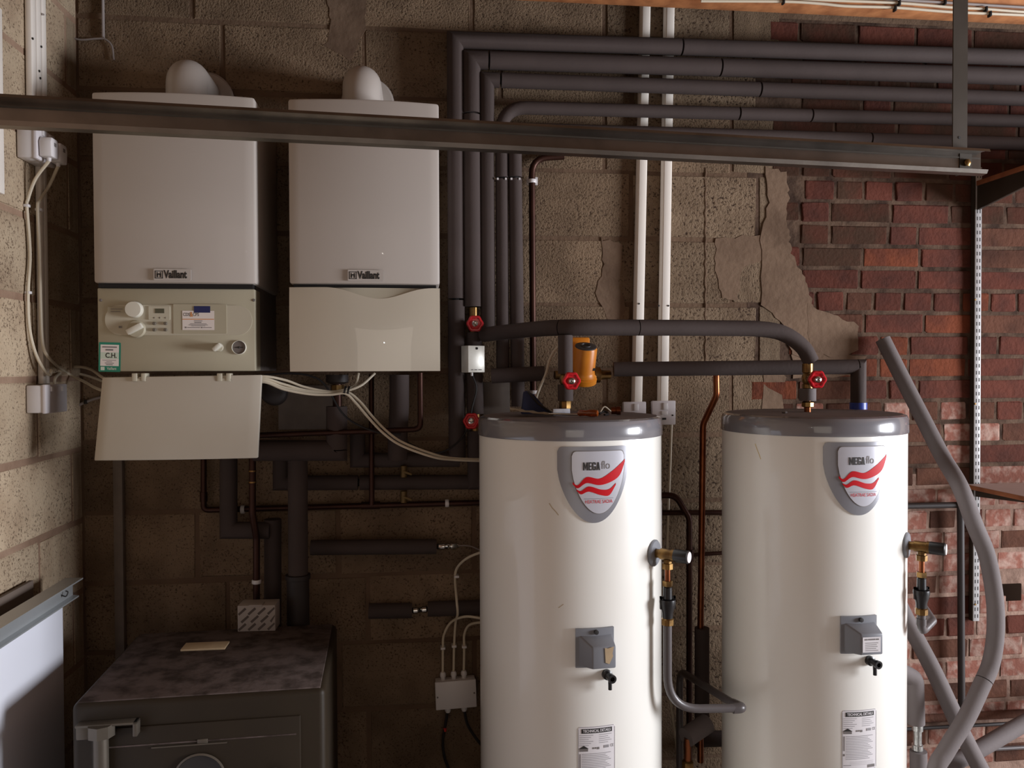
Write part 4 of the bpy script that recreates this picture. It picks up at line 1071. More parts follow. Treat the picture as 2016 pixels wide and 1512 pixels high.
# ------------------------------------------------------------------ left wall: trunking, sockets, flexes
XW = XL-0.004
def lw(px, py, off=.012): return WX(px, py, XL+off)
def left_strip(label, px0, px1, pyt, pyb, d, ridges=1):
    pm = (pyt+pyb)/2
    y0, y1 = lw(px0, pm, d).y, lw(px1, pm, d).y; zt_, zb_ = lw((px0+px1)/2, pyt, d).z, lw((px0+px1)/2, pyb, d).z
    t = thing('cable_trunking', label, 'trunking', (XL, y0, zb_), 'trunking on the side wall')
    w_ = (y1-y0)/ridges
    for i in range(ridges):
        part('channel', box((XL+.005, y0+w_*i+.0015, zb_), (XL+d, y0+w_*(i+1)-.0015, zt_), .003), 'trunking', t)
    return t, y0, y1, zt_, zb_
lt, ly0, ly1, lz0, lz1 = left_strip('triple white trunking down the side wall to the upper double socket', 62, 93, -20, 262, .022, 3)
for px, py in ((64, 76), (81, 92), (77, 140), (79, 154)):
    p = lw(px, py, .023); part('screw', lathe([(.0035, 0), (.0035, .002)], 8, (1, 0, 0), p), 'ink', lt)
left_strip('narrow white trunking down the side wall between the two double sockets', 82, 96, 318, 756, .02, 2)
left_strip('white cover strip on the side wall nearest the doorway', -22, 8, 8, 376, .02, 1)
def side_socket(label, px0, px1, py0, py1, d, plugs=()):
    pm = (py0+py1)/2
    y0, y1 = lw(px0, pm, d).y, lw(px1, pm, d).y; z1, z0 = lw(px0, py0, d).z, lw(px0, py1, d).z
    t = thing('double_socket', label, 'socket', (XL, (y0+y1)/2, z0), 'double sockets on the side wall')
    part('back_box', box((XL+.004, y0+.002, z0+.002), (XL+d-.010, y1-.002, z1-.002), .004), 'white_plastic', t)
    part('face_plate', box((XL+d-.012, y0, z0), (XL+d, y1, z1), .004), 'socket_plastic', t)
    part('rocker', box((XL+d-.002, y0+.03, z1-.020), (XL+d+.004, y0+.042, z1-.006), .001), 'white_plastic', t)
    part('rocker', box((XL+d-.002, y1-.042, z1-.020), (XL+d+.004, y1-.030, z1-.006), .001), 'white_plastic', t)
    return t, y0, y1, z0, z1
SD = .056
s1, sy0, sy1, sz0, sz1 = side_socket('white double socket with two plugs high on the side wall', 72, 109, 246, 311, SD)
s2, _, _, _, _ = side_socket('white double socket without plugs low by the corner', 90, 133, 757, 815, SD)
PLUG = []
for k, (px, py, lb) in enumerate(((92, 284, 'white plug in the half of the socket nearer the doorway'), (113, 297, 'white plug in the half of the socket nearer the corner'))):
    c = lw(px, py, SD+.030); yk = sy0+(sy1-sy0)*(.27 if k == 0 else .76)
    t = thing('plug', lb, 'plug', (XL+SD, yk, c.z-.025), 'plugs in the double socket')
    part('plug_body', prism([(yk-.022, c.z-.027), (yk+.022, c.z-.027), (yk+.025, c.z+.012), (yk+.018, c.z+.026), (yk-.018, c.z+.026), (yk-.025, c.z+.012)], XL+SD+.002, XL+SD+.034, 'x', .004), 'white_plastic', t)
    part('fuse_cover', box((XL+SD+.033, yk-.006, c.z+.004), (XL+SD+.035, yk+.006, c.z+.014)), 'ink_grey', t)
    part('strain_relief', lathe([(.005, -.036), (.0065, -.026)], 12, 'z', (XL+SD+.018, yk, c.z)), 'white_plastic', t)
    PLUG.append(Vector((XL+SD+.018, yk, c.z-.034)))
def flex(label, pts, r=.0042, m='cable_white', name='flex', cat='cable', group=None, n=8):
    return single(name, tube(spline(pts, n), r, 8), m, label, cat, group)
f1 = thing('flex', 'white flex from the nearer plug, clipped down the side wall', 'cable', PLUG[0])
P1 = [PLUG[0], lw(70, 352, .035), lw(55, 392, .012), lw(53, 410), lw(59, 500), lw(55, 575), lw(57, 640), lw(68, 690, .02), lw(84, 724, .032), lw(97, 738, .034), lw(101, 728, .034)]
part('cable', tube(spline(P1), .0045, 8), 'cable_white', f1)
for px, py in ((52, 405), (55, 576)):
    p = lw(px, py, .010); part('cable_clip', box((XL+.004, p.y-.008, p.z-.004), (XL+.018, p.y+.008, p.z+.004), .002), 'white_plastic', f1)
f2 = thing('flex', 'white flex from the farther plug, sweeping to the boiler underside', 'cable', PLUG[1])
P2 = [PLUG[1], lw(97, 365, .03), lw(78, 395, .03), lw(74, 412, .03), lw(78, 500, .03), lw(80, 600, .03), lw(84, 675, .03), lw(97, 705, .04), W(130, 733, -.10), W(165, 751, -.12), W(205, 770, -.18), W(300, 790, -.22), W(420, 770, -.28), W(515, 745, -.34)]
part('cable', tube(spline(P2), .0045, 8), 'cable_white', f2)
p = lw(75, 413, .024); part('cable_clip', box((XL+.018, p.y-.008, p.z-.004), (XL+.036, p.y+.008, p.z+.004), .002), 'white_plastic', f2)
flex('white flex looping from the top of the lower socket to the open flap', [lw(107, 758, .03), lw(110, 742, .03), W(128, 728, -.04), W(150, 722, -.06), W(178, 727, -.10), W(205, 745, -.20), W(240, 760, -.22)])
flex('white flex along the back wall just above the lower socket', [W(112, 735, -.02), W(135, 735, -.014), W(165, 738, -.014), W(205, 752, -.03), W(260, 775, -.05)], .004)
f3 = thing('flex', 'white flex rising from below the lower socket to the open flap', 'cable', W(132, 808, -.014))
part('cable', tube(spline([W(128, 809, -.012), W(150, 800, -.012), W(170, 791, -.012), W(205, 781, -.012), W(300, 770, -.012)]), .0042, 8), 'cable_grey', f3)
p = W(169, 791, -.012); part('cable_clip', box((p.x-.005, p.y-.006, p.z-.007), (p.x+.005, p.y+.004, p.z+.007), .002), 'cable_black', f3)
flex('thin cable sagging along the wall in the upper corner', [lw(84, 28, .025), W(104, 38, -.01), W(120, 52, -.01), W(138, 71, -.012), W(158, 78, -.012), W(190, 76, -.012), W(206, 77, -.012), W(220, 90, -.012), W(224, 118, -.012)], .003, 'cable_grey')
single('conduit_drop', box(W(200, 72, -.02), W(206, -15, -.006), .002), 'cable_grey', 'short grey conduit dropping from the ceiling above the boiler', 'conduit')
for j in range(1):
    ft_ = W(203, 74, -.014)
# cable bundle slung under the two boilers
def under(pts, y): return [W(a, b, y if not isinstance(y, (list, tuple)) else y[i]) for i, (a, b) in enumerate(pts)]
tie = W(683, 769, -.28)
cb1 = flex('upper white cable of the tied bundle, going up into the closed boiler', under([(470, 752), (515, 741), (560, 748), (600, 762), (650, 771), (683, 766), (700, 757), (706, 735)], [-.34, -.34, -.31, -.29, -.28, -.28, -.26, -.24]), .0038, group='tied cable bundle')
cb2 = flex('white cable of the tied bundle, curving up behind the closed boiler flap', under([(470, 758), (515, 745), (560, 757), (600, 768), (650, 773), (683, 769), (712, 758), (738, 735)], [-.34, -.34, -.315, -.295, -.285, -.285, -.27, -.24]), .0038, group='tied cable bundle')
cb3 = flex('white cable of the tied bundle, running down to the near tank, upper one', under([(470, 764), (515, 749), (560, 763), (610, 772), (650, 774), (683, 772), (708, 790), (735, 822), (765, 852), (795, 872), (850, 893), (890, 902), (960, 905)], [-.34, -.34, -.315, -.295, -.285, -.285, -.28, -.28, -.28, -.27, -.26, -.22, -.16]), .0038, group='tied cable bundle')
cb4 = flex('white cable of the tied bundle, running down to the near tank, lower one', under([(470, 770), (515, 752), (560, 767), (610, 776), (650, 777), (680, 775), (700, 793), (725, 822), (755, 853), (790, 877), (850, 899), (890, 905), (960, 908)], [-.34, -.34, -.325, -.305, -.295, -.295, -.29, -.29, -.29, -.28, -.27, -.23, -.17]), .0038, group='tied cable bundle')
for k, dx in enumerate((-4, 3)):
    tl_ = ('black cable tie round the white bundle, the one nearer the open flap', 'black cable tie round the white bundle, the one nearer the tanks')[k]
    p = W(683+dx, 770, -.285)
    single('cable_tie', lathe([(.013, -.003), (.015, -.003), (.015, .003), (.013, .003), (.013, -.003)], 16, (1, 0, -.2), p, caps=False), 'cable_black', tl_, 'cable tie', 'black cable ties')
flex('black flex sagging from the condensate trap behind the white cables', under([(520, 738), (570, 735), (610, 740), (640, 758), (680, 820), (740, 850), (790, 855)], -.235), .003, 'cable_black')

# junction box with its cables
a, b = W(857, 1342, -.055), W(938, 1393, -.055)
jb = thing('junction_box', 'white junction box low on the wall beside the tank', 'junction box', ((a.x+b.x)/2, -.03, b.z))
JR = Matrix.Translation(((a.x+b.x)/2, 0, (a.z+b.z)/2)) @ Matrix.Rotation(math.radians(-2.0), 4, 'Y')
w2, h2 = (b.x-a.x)/2, (a.z-b.z)/2
part('box_base', xf(box((-w2+.002, -.045, -h2+.002), (w2-.002, -.008, h2-.002), .003), JR), 'white_plastic', jb)
part('box_lid', xf(box((-w2, -.058, -h2), (w2, -.046, h2), .003), JR), 'white_plastic', jb)
for sx in (-1, 1): part('screw', xf(lathe([(.003, 0), (.003, .0015)], 8, (0, -1, 0), (sx*(w2-.007), -.058, -.003 if sx < 0 else .002)), JR), 'ink_grey', jb)
for gx in (-.040, -.004, .030):
    part('cable_gland', xf(lathe([(.008, h2-.002), (.008, h2+.008), (.010, h2+.009), (.010, h2+.018), (.007, h2+.024)], 12, 'z', (gx, -.032, 0)), JR), 'white_plastic', jb)
for gx in (-.028, .026):
    part('cable_gland', xf(lathe([(.007, -h2-.02), (.010, -h2-.014), (.010, -h2-.006), (.008, -h2+.002)], 12, 'z', (gx, -.032, 0)), JR), 'white_plastic', jb)
def jpt(gx, z): return JR @ Vector((gx, -.032, z))
def jcable(label, pts, clip=None):
    t = thing('flex', label, 'cable', pts[0]); part('cable', tube(spline(pts), .0042, 8), 'cable_white', t)
    for c in (clip or []):
        p = W(*c, -.03); part('cable_clip', box((p.x-.008, p.y-.008, p.z-.004), (p.x+.008, -.006, p.z+.004), .002), 'white_plastic', t)
jcable('white flex from the junction box arching highest over to the tank', [jpt(-.040, h2+.022), W(872, 1275, -.03), W(874, 1250, -.03), W(888, 1225, -.04), W(915, 1214, -.10), W(945, 1217, -.13), W(968, 1222, -.14)], [(872, 1276)])
jcable('white flex from the middle gland running up the wall to the tank', [jpt(-.004, h2+.022), W(894, 1272, -.03), W(897, 1225, -.04), W(901, 1208, -.09), W(899, 1180, -.09), W(896, 1140, -.03), W(900, 1118, -.03), W(918, 1100, -.08), W(945, 1088, -.11), W(965, 1083, -.14)], [(894, 1272), (899, 1135)])
jcable('white flex from the right gland curving in behind the tank', [jpt(.030, h2+.022), W(914, 1275, -.03), W(914, 1250, -.03), W(922, 1232, -.05), W(940, 1226, -.09), W(965, 1226, -.12)], [(914, 1273)])
t = thing('flex', 'black flex with a red mark hanging from the junction box', 'cable', jpt(-.028, -h2))
part('cable', tube(spline([jpt(-.028, -h2-.012), W(876, 1432, -.035), W(872, 1460, -.035), W(875, 1490, -.035), W(884, 1515, -.04), W(900, 1560, -.04)]), .0048, 8), 'cable_black', t)
p = W(876, 1436, -.035); part('red_band', lathe([(.0056, -.006), (.0056, .006)], 10, 'z', p), 'earth_tape', t)
flex('black flex from the junction box curving to the tank foot', [jpt(.026, -h2-.012), W(920, 1425, -.04), W(935, 1450, -.06), W(955, 1475, -.09), W(975, 1495, -.12)], .0048, 'cable_black')

# ------------------------------------------------------------------ white board with aluminium channel, on the left
xb = XL+.095
e_ = WX(124, 1200, xb); yend = e_.y
zt_b = WX(120, 1180, xb).z
bd_ = thing('white_board', 'white board standing by the side wall, aluminium channel along its top', 'board', (xb, yend-.4, 0))
part('sheet', box((xb-.018, yend-1.15, 0.0), (xb, yend, zt_b), .002), 'panel_white', bd_)
zc0 = zt_b-.012; ych = WX(140, 1130, xb).y
ch_ = part('top_channel', prism([(xb-.016, zc0), (xb+.020, zc0), (xb+.020, zc0+.004), (xb+.004, zc0+.006), (xb+.004, zc0+.046), (xb+.032, zc0+.050), (xb+.032, zc0+.054), (xb-.016, zc0+.054)], yend-1.15, min(ych, -.10), 'y'), 'alu', bd_)
pk = Vector((xb+.004, min(ych, -.10)-.075, zc0+.026))
part('hook', tube(spline([pk, pk+Vector((.012, 0, -.004)), pk+Vector((.016, .004, .006)), pk+Vector((.010, .004, .010))]), .0018, 6), 'ink', ch_)
single('backing_board', box((XL+.012, yend-1.0, 0.0), (XL+.024, yend-.01, zt_b+.055), .001), 'card_side', 'thin brown board standing behind the white board', 'board')

# ------------------------------------------------------------------ safe
ZS = 0.83
fl_, fr_, br_, bl_ = (WZ(*q, ZS) for q in ((139, 1386), (640, 1354), (658, 1224), (243, 1270)))
ux = (fr_-fl_); SWd = ux.length; ux.normalize(); uy = Vector((-ux.y, ux.x, 0)); SDp = (br_-fr_).dot(uy)-.01
SM = Matrix((ux, uy, Vector((0, 0, 1)))).transposed().to_4x4(); SM.translation = Vector((fl_.x, fl_.y, 0))
safe = thing('safe', 'old dark green steel safe with a dusty top', 'safe', (fl_+ux*SWd/2+uy*SDp/2)*Vector((1, 1, 0)).x if False else Vector(((fl_+ux*SWd/2+uy*SDp/2).x, (fl_+ux*SWd/2+uy*SDp/2).y, 0)))
def sp(bm): return xf(bm, SM)
part('body', sp(box((0, 0, 0.01), (SWd, SDp, ZS-.002), .016, 4)), 'safe_paint', safe)
part('dusty_top', sp(box((.012, .010, ZS-.006), (SWd-.012, SDp-.010, ZS), .002)), 'safe_dust', safe)
def sfront(px, py):            # safe-local x,z of a pixel on its front face
    d = ray(px, py); n_ = -uy; t_ = (fl_-CAM).dot(n_)/d.dot(n_); p = CAM+d*t_; q = SM.inverted() @ p; return q.x, q.z
dx0, dz1 = sfront(262, 1428)[0], sfront(400, 1420)[1]; dx1 = sfront(592, 1440)[0]
door = part('door', sp(box((.045, -.006, .06), (dx1, .02, dz1), .003)), 'safe_paint', safe)
part('door_line', sp(box((.05, -.0075, dz1-.045), (dx1-.01, -.004, dz1-.042))), 'safe_dust', door)
hx, hz = sfront(205, 1416); hx0 = sfront(156, 1416)[0]; hx1 = sfront(277, 1408)[0]
hg = part('hinge', sp(box((hx0, -.030, hz-.006), (hx1, -.002, hz), .002)), 'safe_iron', safe, 'iron hinge strap')
part('hinge_lug', sp(box((hx1-.010, -.030, hz-.034), (hx1, -.002, hz), .002)), 'safe_iron', hg)
part('hinge_knuckle', sp(lathe([(.030, hz-.030), (.030, hz-.002)], 8, 'z', (hx, -.020, 0))), 'safe_iron', hg)
part('hinge_block', sp(box((hx0, -.024, hz-.036), (hx0+.03, -.002, hz-.004), .003)), 'safe_iron', hg)
part('hinge_post', sp(lathe([(.017, .30), (.017, hz-.030)], 12, 'z', (hx-.002, -.018, 0))), 'safe_iron', hg)
cxp, czp = sfront(395, 1528)
pl_ = part('name_plate', sp(lathe([(.056, 0), (.058, .004), (.054, .008), (.050, .006), (0, .006)], 40, (0, -1, 0), (cxp, -.004, czp))), 'ink', door, 'round dark plate')
part('plate_rim', sp(lathe([(.0575, .003), (.060, .008), (.0555, .010), (.0545, .006)], 40, (0, -1, 0), (cxp, -.004, czp), caps=False)), 'safe_iron', pl_)
lx, lz = sfront(300, 1469); lx2, _ = sfront(448, 1462)
lk = part('escutcheon', sp(box((lx, -.010, lz-.0015), (lx2, -.004, lz+.0015))), 'safe_iron', door)
kx, kz = sfront(400, 1460); part('escutcheon_tab', sp(box((kx-.012, -.009, lz), (kx+.012, -.004, lz+.012), .002)), 'safe_iron', lk)
kx, kz = sfront(541, 1520); part('door_knob', sp(lathe([(.010, 0), (.012, .012), (.022, .018), (.024, .030), (.016, .040), (0, .042)], 24, (0, -1, 0), (kx, -.004, kz))), 'safe_iron', door)
# carton and paper on the safe
p0 = WZ(468, 1244, ZS); p1 = WZ(542, 1242, ZS); ux2 = (p1-p0).normalized(); cw = (p1-p0).length
hgt = WD(505, 1192, (WZ(505, 1243, ZS)-CAM).dot(fwd)).z-ZS
CM = Matrix((ux2, Vector((-ux2.y, ux2.x, 0)), Vector((0, 0, 1)))).transposed().to_4x4(); CM.translation = Vector((p0.x, p0.y, ZS))
ct = thing('carton', 'small patterned grey carton standing on the safe', 'box', (p0+p1)/2*1.0)
ct.location.z = ZS; BASE[ct.name] = Vector(ct.location)
part('carton_body', xf(box((0, 0, .0005), (cw, min(cw*.6, .07), hgt), .001), CM), 'card_grey', ct)
part('flap', xf(box((cw*.3, -.001, hgt-.004), (cw*.66, cw*.3, hgt+.002), .001), CM), 'card_grey', ct)
dg_ = BM()
def diag(cx_, cz_, L, wd_):
    d_ = Vector((.75, .66)); n_ = Vector((-d_.y, d_.x)); pts = []
    for s, q in ((-1, -1), (1, -1), (1, 1), (-1, 1)):
        v = Vector((cx_, cz_))+d_*(s*L/2)+n_*(q*wd_/2); pts.append((min(max(v.x, .001), cw-.001), -.0004, min(max(v.y, .001), hgt-.002)))
    dg_.faces.new([dg_.verts.new(q) for q in pts])
for r_ in range(3):
    for c_ in range(4):
        diag(cw*(.12+.26*c_)+(.008 if r_ % 2 else 0), hgt*(.18+.30*r_), .028, .007)
part('print', xf(dg_, CM), 'card_dark', ct, 'dark diagonal print', smooth=False)
a_, b_ = WZ(355, 1283, ZS), WZ(452, 1266, ZS)
single('scrap_of_card', box((a_.x, a_.y, ZS+.0005), (b_.x, b_.y, ZS+.006), .001), 'paper_buff', 'flat buff scrap of card lying on the safe', 'card')

# ------------------------------------------------------------------ steel track and its hanger
RA = WD(-120, 190.5, 1.39); RB = WD(1930, 297, 1.80)
RA.z = RB.z = (WD(0, 197, 1.42).z+RB.z)/2
la = WD(0, 197, 1.42)
RA = Vector((la.x, la.y, RB.z)); dr = (RB-RA).normalized()
tt_ = (XL+.01-RA.x)/dr.x; RA = RA+dr*tt_; RL_ = (RB-RA).length
rail = thing('steel_track', 'galvanised steel channel track hanging across the boilers', 'track', RA)
yv = Vector((-dr.y, dr.x, 0)); RM = Matrix((dr, yv, Vector((0, 0, 1)))).transposed().to_4x4(); RM.translation = RA
H_ = .054
prof = [(0, 0), (0, -H_+.004), (-.004, -H_), (-.020, -H_+.002), (-.024, -H_+.010), (-.0225, -H_+.0105), (-.0190, -H_+.0035), (-.004, -H_+.002), (-.0015, -H_+.005), (-.0015, -.0015), (-.026, -.0015), (-.0285, -.006), (-.030, -.006), (-.027, 0)]
part('channel', xf(prism(prof, 0, RL_, 'x'), RM), 'galv', rail)
part('web_groove', xf(box((0, -.0025, -.016), (RL_-.002, -.0012, -.013)), RM), 'galv_dull', rail)
hx_ = RL_-.050
hang = thing('track_hanger', 'steel angle hanger holding up the end of the track', 'bracket', RM @ Vector((hx_, .002, -.04)))
zt_h = ZC-(RM.translation.z)
part('angle', xf(join(box((hx_-.018, .0015, -.046), (hx_+.018, .0045, zt_h-.001)), box((hx_+.015, .0045, -.046), (hx_+.018, .034, zt_h-.001))), RM), 'galv_dull', hang)
part('bolt_head', xf(lathe([(.0085, 0), (.0085, .006), (.005, .008), (0, .008)], 6, (0, -1, 0), (hx_+.012, -.0018, -.026)), RM), 'brass', hang)
part('washer_plate', xf(box((hx_-.004, -.003, -.044), (hx_+.026, -.0015, -.006)), RM), 'galv_dull', hang)
part('hole', xf(lathe([(.003, 0), (.003, .0008)], 10, (0, -1, 0), (hx_-.002, .0016, .030)), RM), 'ink', hang)

# ------------------------------------------------------------------ ceiling beam with cables
zbm = W(1700, 34, -.29).z
beam = single('ceiling_beam', box((XL+.002, -.36, zbm), (XR-.01, -.29, ZC-.001), .003), 'timber', 'pale softwood beam under the ceiling with cables clipped along it', 'beam')
def bcable(label, pts, m, r=.0042):
    return flex(label, [W(a, b, -.366) for a, b in pts], r, m, 'lighting_cable')
bcable('lower white cable clipped along the ceiling beam', [(1380, 2), (1544, 3), (1614, 7), (1666, 12), (1763, 15), (1864, 23), (1950, 27), (2060, 32), (2500, 54)], 'cable_white')
bcable('middle white cable clipped along the ceiling beam', [(1560, -4), (1620, 0), (1770, 6), (1867, 14), (1944, 18), (2060, 26), (2500, 48)], 'cable_white')
bcable('upper grey cable clipped along the ceiling beam', [(1700, -6), (1776, 0), (1860, 5), (2060, 17), (2500, 40)], 'cable_grey')
for px, py, cl in ((1543, 2, 'black clip on the lower beam cable, farthest from the track hanger'), (1763, 16, 'black clip on the lower beam cable, between the others on it'), (1771, 6, 'black clip on the middle beam cable on the boiler side of the hanger'), (1950, 27, 'black clip on the lower beam cable beyond the track hanger'), (1942, 18, 'black clip on the middle beam cable beyond the track hanger'), (1861, 4, 'black clip on the grey beam cable beside the track hanger')):
    p = W(px, py, -.372); single('cable_clip', box((p.x-.003, p.y-.004, p.z-.008), (p.x+.003, -.3605, p.z+.008), .001), 'cable_black', cl, 'clip', 'clips on the ceiling beam')

# ------------------------------------------------------------------ shelving on the brickwork
a, b = W(1915, 330, -.02), W(1927, 1221, -.02)
sup = thing('shelf_upright', 'slotted white shelf upright on the brick wall', 'shelf upright', ((a.x+b.x)/2, -.012, b.z))
a.x = W(1915, 800, -.02).x; b.x = W(1927, 800, -.02).x
part('channel', box((a.x, -.030, b.z), (b.x, -.008, a.z), .0015), 'upright_paint', sup)
part('channel_side', box((a.x-.002, -.0295, b.z), (a.x-.0002, -.008, a.z)), 'galv_dull', sup)
sl = BM(); zz = b.z+.012; xm = (a.x+b.x)/2
while zz < a.z-.03:
    for s in (-1, 1):
        x0 = xm+s*.0052
        sl.faces.new([sl.verts.new(q) for q in ((x0-.0016, -.0304, zz), (x0+.0016, -.0304, zz), (x0+.0016, -.0304, zz+.013), (x0-.0016, -.0304, zz+.013))])
    zz += .025
part('slots', sl, 'dark_gap', sup, kind='stuff', smooth=False)
for py in (590, 795, 993, 1190): part('screw', lathe([(.004, 0), (.003, .002)], 10, (0, -1, 0), W(1920, py, -.031)), 'brass', sup)
zu = W(1919, 366, -.03).z
b1k = thing('shelf_bracket', 'dark tapered bracket under the high shelf', 'bracket', (xm, -.03, zu-.09))
part('arm', prism([(-.031, zu-.085), (-.031, zu), (-.45, zu), (-.45, zu-.025)], xm-.008, xm+.004, 'x', .001), 'galv_dull', b1k)
single('high_shelf', box((xm-.010, -.47, zu+.0005), (2.9, -.025, zu+.018), .002), 'shelf_edge', 'brown shelf board high on the brick wall', 'shelf')
zl_ = W(1900, 952, -.02).z
xs0 = W(1897, 952, -.02).x
ls = thing('low_shelf', 'pale faced shelf board half way up the brick wall', 'shelf', (xs0+.3, -.15, zl_-.016))
part('board', box((xs0, -.33, zl_-.016), (2.9, -.033, zl_-.001), .001), 'shelf_edge', ls)
part('top_face', box((xs0+.001, -.329, zl_-.001), (2.9, -.034, zl_), 0), 'shelf_face', ls)
b2k = thing('shelf_bracket', 'grey bracket under the lower shelf', 'bracket', (xm, -.03, zl_-.05))
part('arm', prism([(-.031, zl_-.046), (-.031, zl_-.017), (-.30, zl_-.017), (-.30, zl_-.027)], xm-.008, xm+.004, 'x', .001), 'galv_dull', b2k)
ip = bare('dark vertical iron pipe against the brickwork beside the slotted upright', [W(1891, 985, -.04), W(1893, 1396, -.04)], .012, 0, m='iron_black', name='iron_pipe')
bare('dark level iron pipe on the brickwork behind the far tank', [W(1700, 998, -.03), W(1884, 994, -.03)], .011, 0, m='iron_black', name='iron_pipe')
bare('red-brown painted pipe level across the brickwork near the floor', [W(1700, 1421, -.03), W(2600, 1374, -.03)], .014, 0, m='brick_brown', name='painted_pipe')
bare('thin dark pipe under the red-brown pipe on the brickwork', [W(1700, 1440, -.02), W(2600, 1391, -.02)], .006, 0, m='iron_black', name='iron_pipe')
bare('grey pipe low on the brickwork beside the loose lagging', [W(1930, 1476, -.02), W(2600, 1441, -.02)], .007, 0, m='pvc_grey', name='grey_pipe')

# loose lengths of lagging
def loose(label, pts, r, cuts=(), bore=True):
    path = spline(pts, 6); t = thing('lagging_tube', label, 'pipe lagging', min(path, key=lambda q: q.z), 'loose grey lagging tubes')
    for s in cut_path(path, sorted(frac_at(path, c) for c in cuts), .003): part('foam_tube', tube(s, r, 18), 'foam_new', t)
    if bore:
        d = (path[0]-path[1]).normalized(); part('bore', lathe([(r*.5, 0), (r*.5, .001)], 14, d, path[0]), 'dark_gap', t)
    return t
loose('long loose lagging tube leaning on the brickwork and bowing to the floor', [W(1738, 668, -.05), W(1780, 752, -.10), W(1822, 834, -.16), W(1856, 900, -.22), W(1890, 958, -.36), W(1919, 1034, -.36), W(1943, 1094, -.36), W(1958, 1175, -.36), W(1960, 1244, -.36), W(1951, 1305, -.37), W(1931, 1353, -.39), W(1902, 1414, -.42), W(1862, 1479, -.44), W(1842, 1520, -.45), W(1838, 1620, -.45), W(1838, 1760, -.45)], .0255, [W(1936, 1340, -.38)])
loose('short loose lagging tube crossing under the bowed one', [W(1752, 1150, -.12), W(1787, 1224, -.16), W(1834, 1313, -.22), W(1872, 1394, -.27), W(1902, 1459, -.28), W(1960, 1570, -.28)], .0265)
loose('loose lagging tube rising to the right near the floor', [W(2120, 1370, -.10), W(2016, 1424, -.16), W(1927, 1475, -.20), W(1860, 1510, -.22)], .027)
# lagged connection at the side of the far tank
ly = T2.y+.10
lagged('pale lagged elbow coming out of the side of the far tank', [W(1762, 1316, ly), W(1801, 1336, ly), W(1803, 1424, ly)], .027, m='foam_new', fil=.03)
p = W(1806, 1424, ly); q = W(1806, 1478, ly)
cn = thing('hose_connector', 'silvery connector between two pale lagged pieces beside the far tank', 'pipe fitting', q)
part('sleeve', lathe([(.013, 0), (.017, .004), (.017, .020), (.013, .022), (.013, p.z-q.z-.024), (.017, p.z-q.z-.022), (.017, p.z-q.z-.004), (.013, p.z-q.z)], 16, 'z', q), 'foil', cn)
lagged('pale lagged pipe below the silvery connector beside the far tank', [W(1808, 1478, ly), W(1810, 1700, ly)], .026, m='foam_new')

# ------------------------------------------------------------------ odds and ends on the near tank's lid
ZL = HT+.0025
def lidpt(px, y): p = W(px, 820, y); return Vector((p.x, y, ZL))
# crumpled papers
pb = BM(); rows = []
for j in range(5):
    row = []
    for i in range(9):
        p = W(1004+ (1094-1004)*i/8, 820, T1.y-.10+.10*j/4)
        row.append(pb.verts.new((p.x, p.y, ZL+.003+.016*(1-i/8)**1.5+.004*math.sin(i*1.7+j*1.1)**2)))
    rows.append(row)
for r1, r2 in zip(rows, rows[1:]):
    for i in range(8): pb.faces.new((r1[i], r1[i+1], r2[i+1], r2[i]))
bmesh.ops.solidify(pb, geom=pb.faces[:], thickness=.001)
single('paper', pb, 'paper_buff', 'crumpled buff paper lying on the grey tank lid', 'paper')
# dark blue packet propped up behind the papers
a_, b_, c_ = W(1027, 812, T1.y+.03), W(1086, 815, T1.y+.03), W(1040, 769, T1.y+.05)
pk_ = thing('blue_packet', 'dark blue packet propped up on the tank lid', 'packet', (a_.x, T1.y+.03, ZL))
part('packet', prism([(a_.x, ZL+.001), (b_.x, ZL+.001), (W(1075, 800, T1.y+.03).x, ZL+.016), (W(1052, 780, T1.y+.03).x, c_.z-.012), (W(1038, 769, T1.y+.03).x, c_.z), (W(1032, 772, T1.y+.03).x, c_.z-.004)], T1.y+.03, T1.y+.055, 'y', .002), 'blue_cloth', pk_)
part('edge_band', tube([(W(1040, 770, T1.y+.02).x, T1.y+.026, c_.z-.002), (W(1060, 790, T1.y+.02).x, T1.y+.026, W(1060, 795, T1.y+.02).z), (b_.x, T1.y+.026, ZL+.004)], .003, 8), 'ink', pk_)
# folded foil strip
a_, b_ = W(1089, 824, T1.y-.06), W(1122, 806, T1.y-.06)
single('foil_strip', box((a_.x, T1.y-.062, ZL+.001), (b_.x, T1.y-.058, b_.z+.002), .001), 'foil_bright', 'folded strip of shiny foil standing on the tank lid', 'foil')
# screwdriver
s0, s1 = lidpt(1178, T1.y-.15), lidpt(1138, T1.y-.12); hd = (s1-s0).normalized(); rr_ = .0105
s0.z = s1.z = ZL+rr_
sd = thing('screwdriver', 'screwdriver with amber handle lying on the tank lid', 'screwdriver', s0)
Lh = (s1-s0).length
part('handle', lathe([(.004, 0), (.0085, .002), (rr_, .010), (rr_, .024), (.0075, .036), (.0095, Lh-.006), (.006, Lh)], 10, hd, s0), 'amber', sd)
part('blade', lathe([(.003, Lh), (.003, Lh+.075), (.002, Lh+.085)], 10, hd, s0+Vector((0, 0, -.004))), 'chrome', sd)
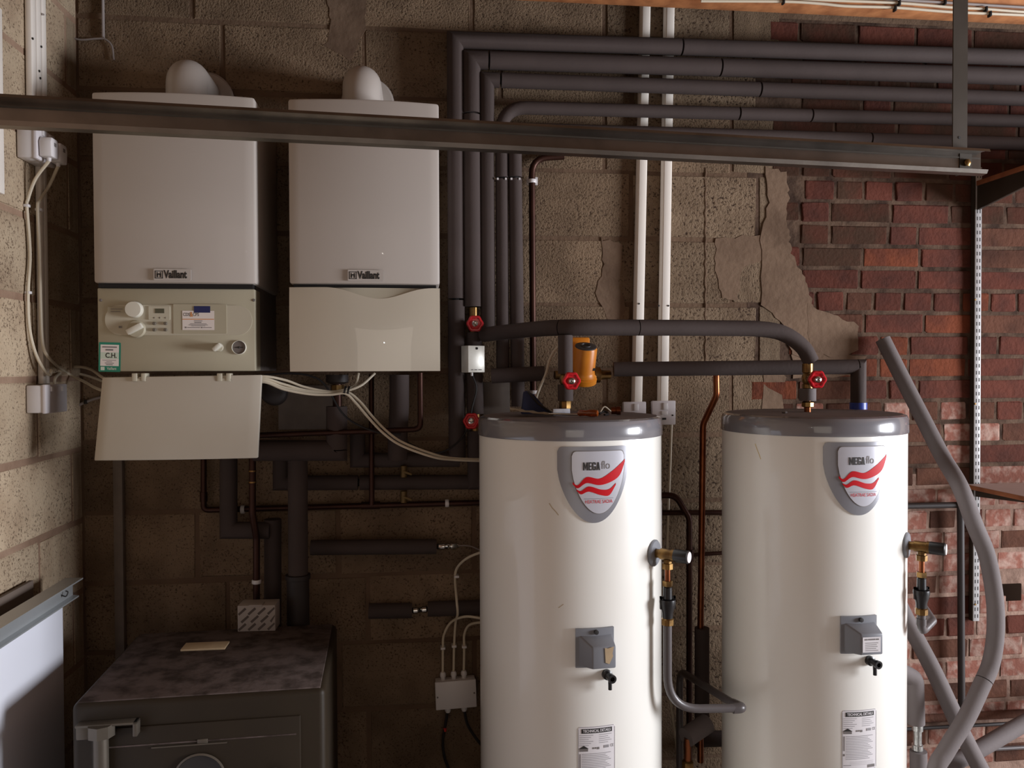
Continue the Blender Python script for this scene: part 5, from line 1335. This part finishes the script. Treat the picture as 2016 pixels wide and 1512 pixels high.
# copper elbow offcut and a few bits of wire
c0 = lidpt(1204, T1.y-.05); c0.z = ZL+.0125
cc = thing('copper_offcut', 'short copper pipe coupling lying on the tank lid', 'pipe fitting', c0)
part('pipe', lathe([(.0105, 0), (.0105, .014), (.0122, .015), (.0122, .026), (.0105, .026), (.0105, .012), (0, .012)], 20, (1, -.35, 0), c0), 'copper', cc)
flex('white offcut of cable arched on the tank lid', [lidpt(1182, T1.y-.02)+Vector((0, 0, .008)), lidpt(1190, T1.y-.02)+Vector((0, 0, .022)), lidpt(1200, T1.y-.02)+Vector((0, 0, .012)), lidpt(1206, T1.y-.02)+Vector((0, 0, .003))], .002, 'cable_white', 'cable_offcut')
flex('black offcut of cable curled on the tank lid', [lidpt(1180, T1.y-.06)+Vector((0, 0, .004)), lidpt(1190, T1.y-.05)+Vector((0, 0, .010)), lidpt(1198, T1.y-.06)+Vector((0, 0, .004)), lidpt(1190, T1.y-.09)+Vector((0, 0, .003))], .003, 'cable_black', 'cable_offcut')
# a little rubble of plaster on the far tank's lid
p = W(1545, 822, T2.y-.05); single('plaster_crumb', lathe([(.007, 0), (.009, .003), (.004, .006)], 7, 'z', (p.x, T2.y-.05, HT+.002)), 'ink_grey', 'dark crumb of plaster on the far tank lid', 'crumb')
# mortar run down the blockwork
rn = []
for k in range(40):
    p = W(1389+1.1*math.sin(k*1.9), 330+k*10, -.003); rn.append(p)
part('mortar_run', tube(rn, .004, 6, rr=lambda t: .0016+.0020*abs(math.sin(t*61))), 'patch_mortar', wall_back)

# white bracket on the wall between the boilers
a_, b_ = W(526, 362, -.02), W(536, 328, -.02)
wb = thing('wall_bracket', 'small white bracket on the wall between the two boilers', 'bracket', ((a_.x+b_.x)/2, -.015, a_.z))
part('plate', box((a_.x, -.024, a_.z), (b_.x, -.008, b_.z), .002), 'white_plastic', wb)
part('screw', lathe([(.004, 0), (.004, .003)], 8, (0, -1, 0), ((a_.x+b_.x)/2, -.024, (a_.z+b_.z)/2)), 'ink', wb)
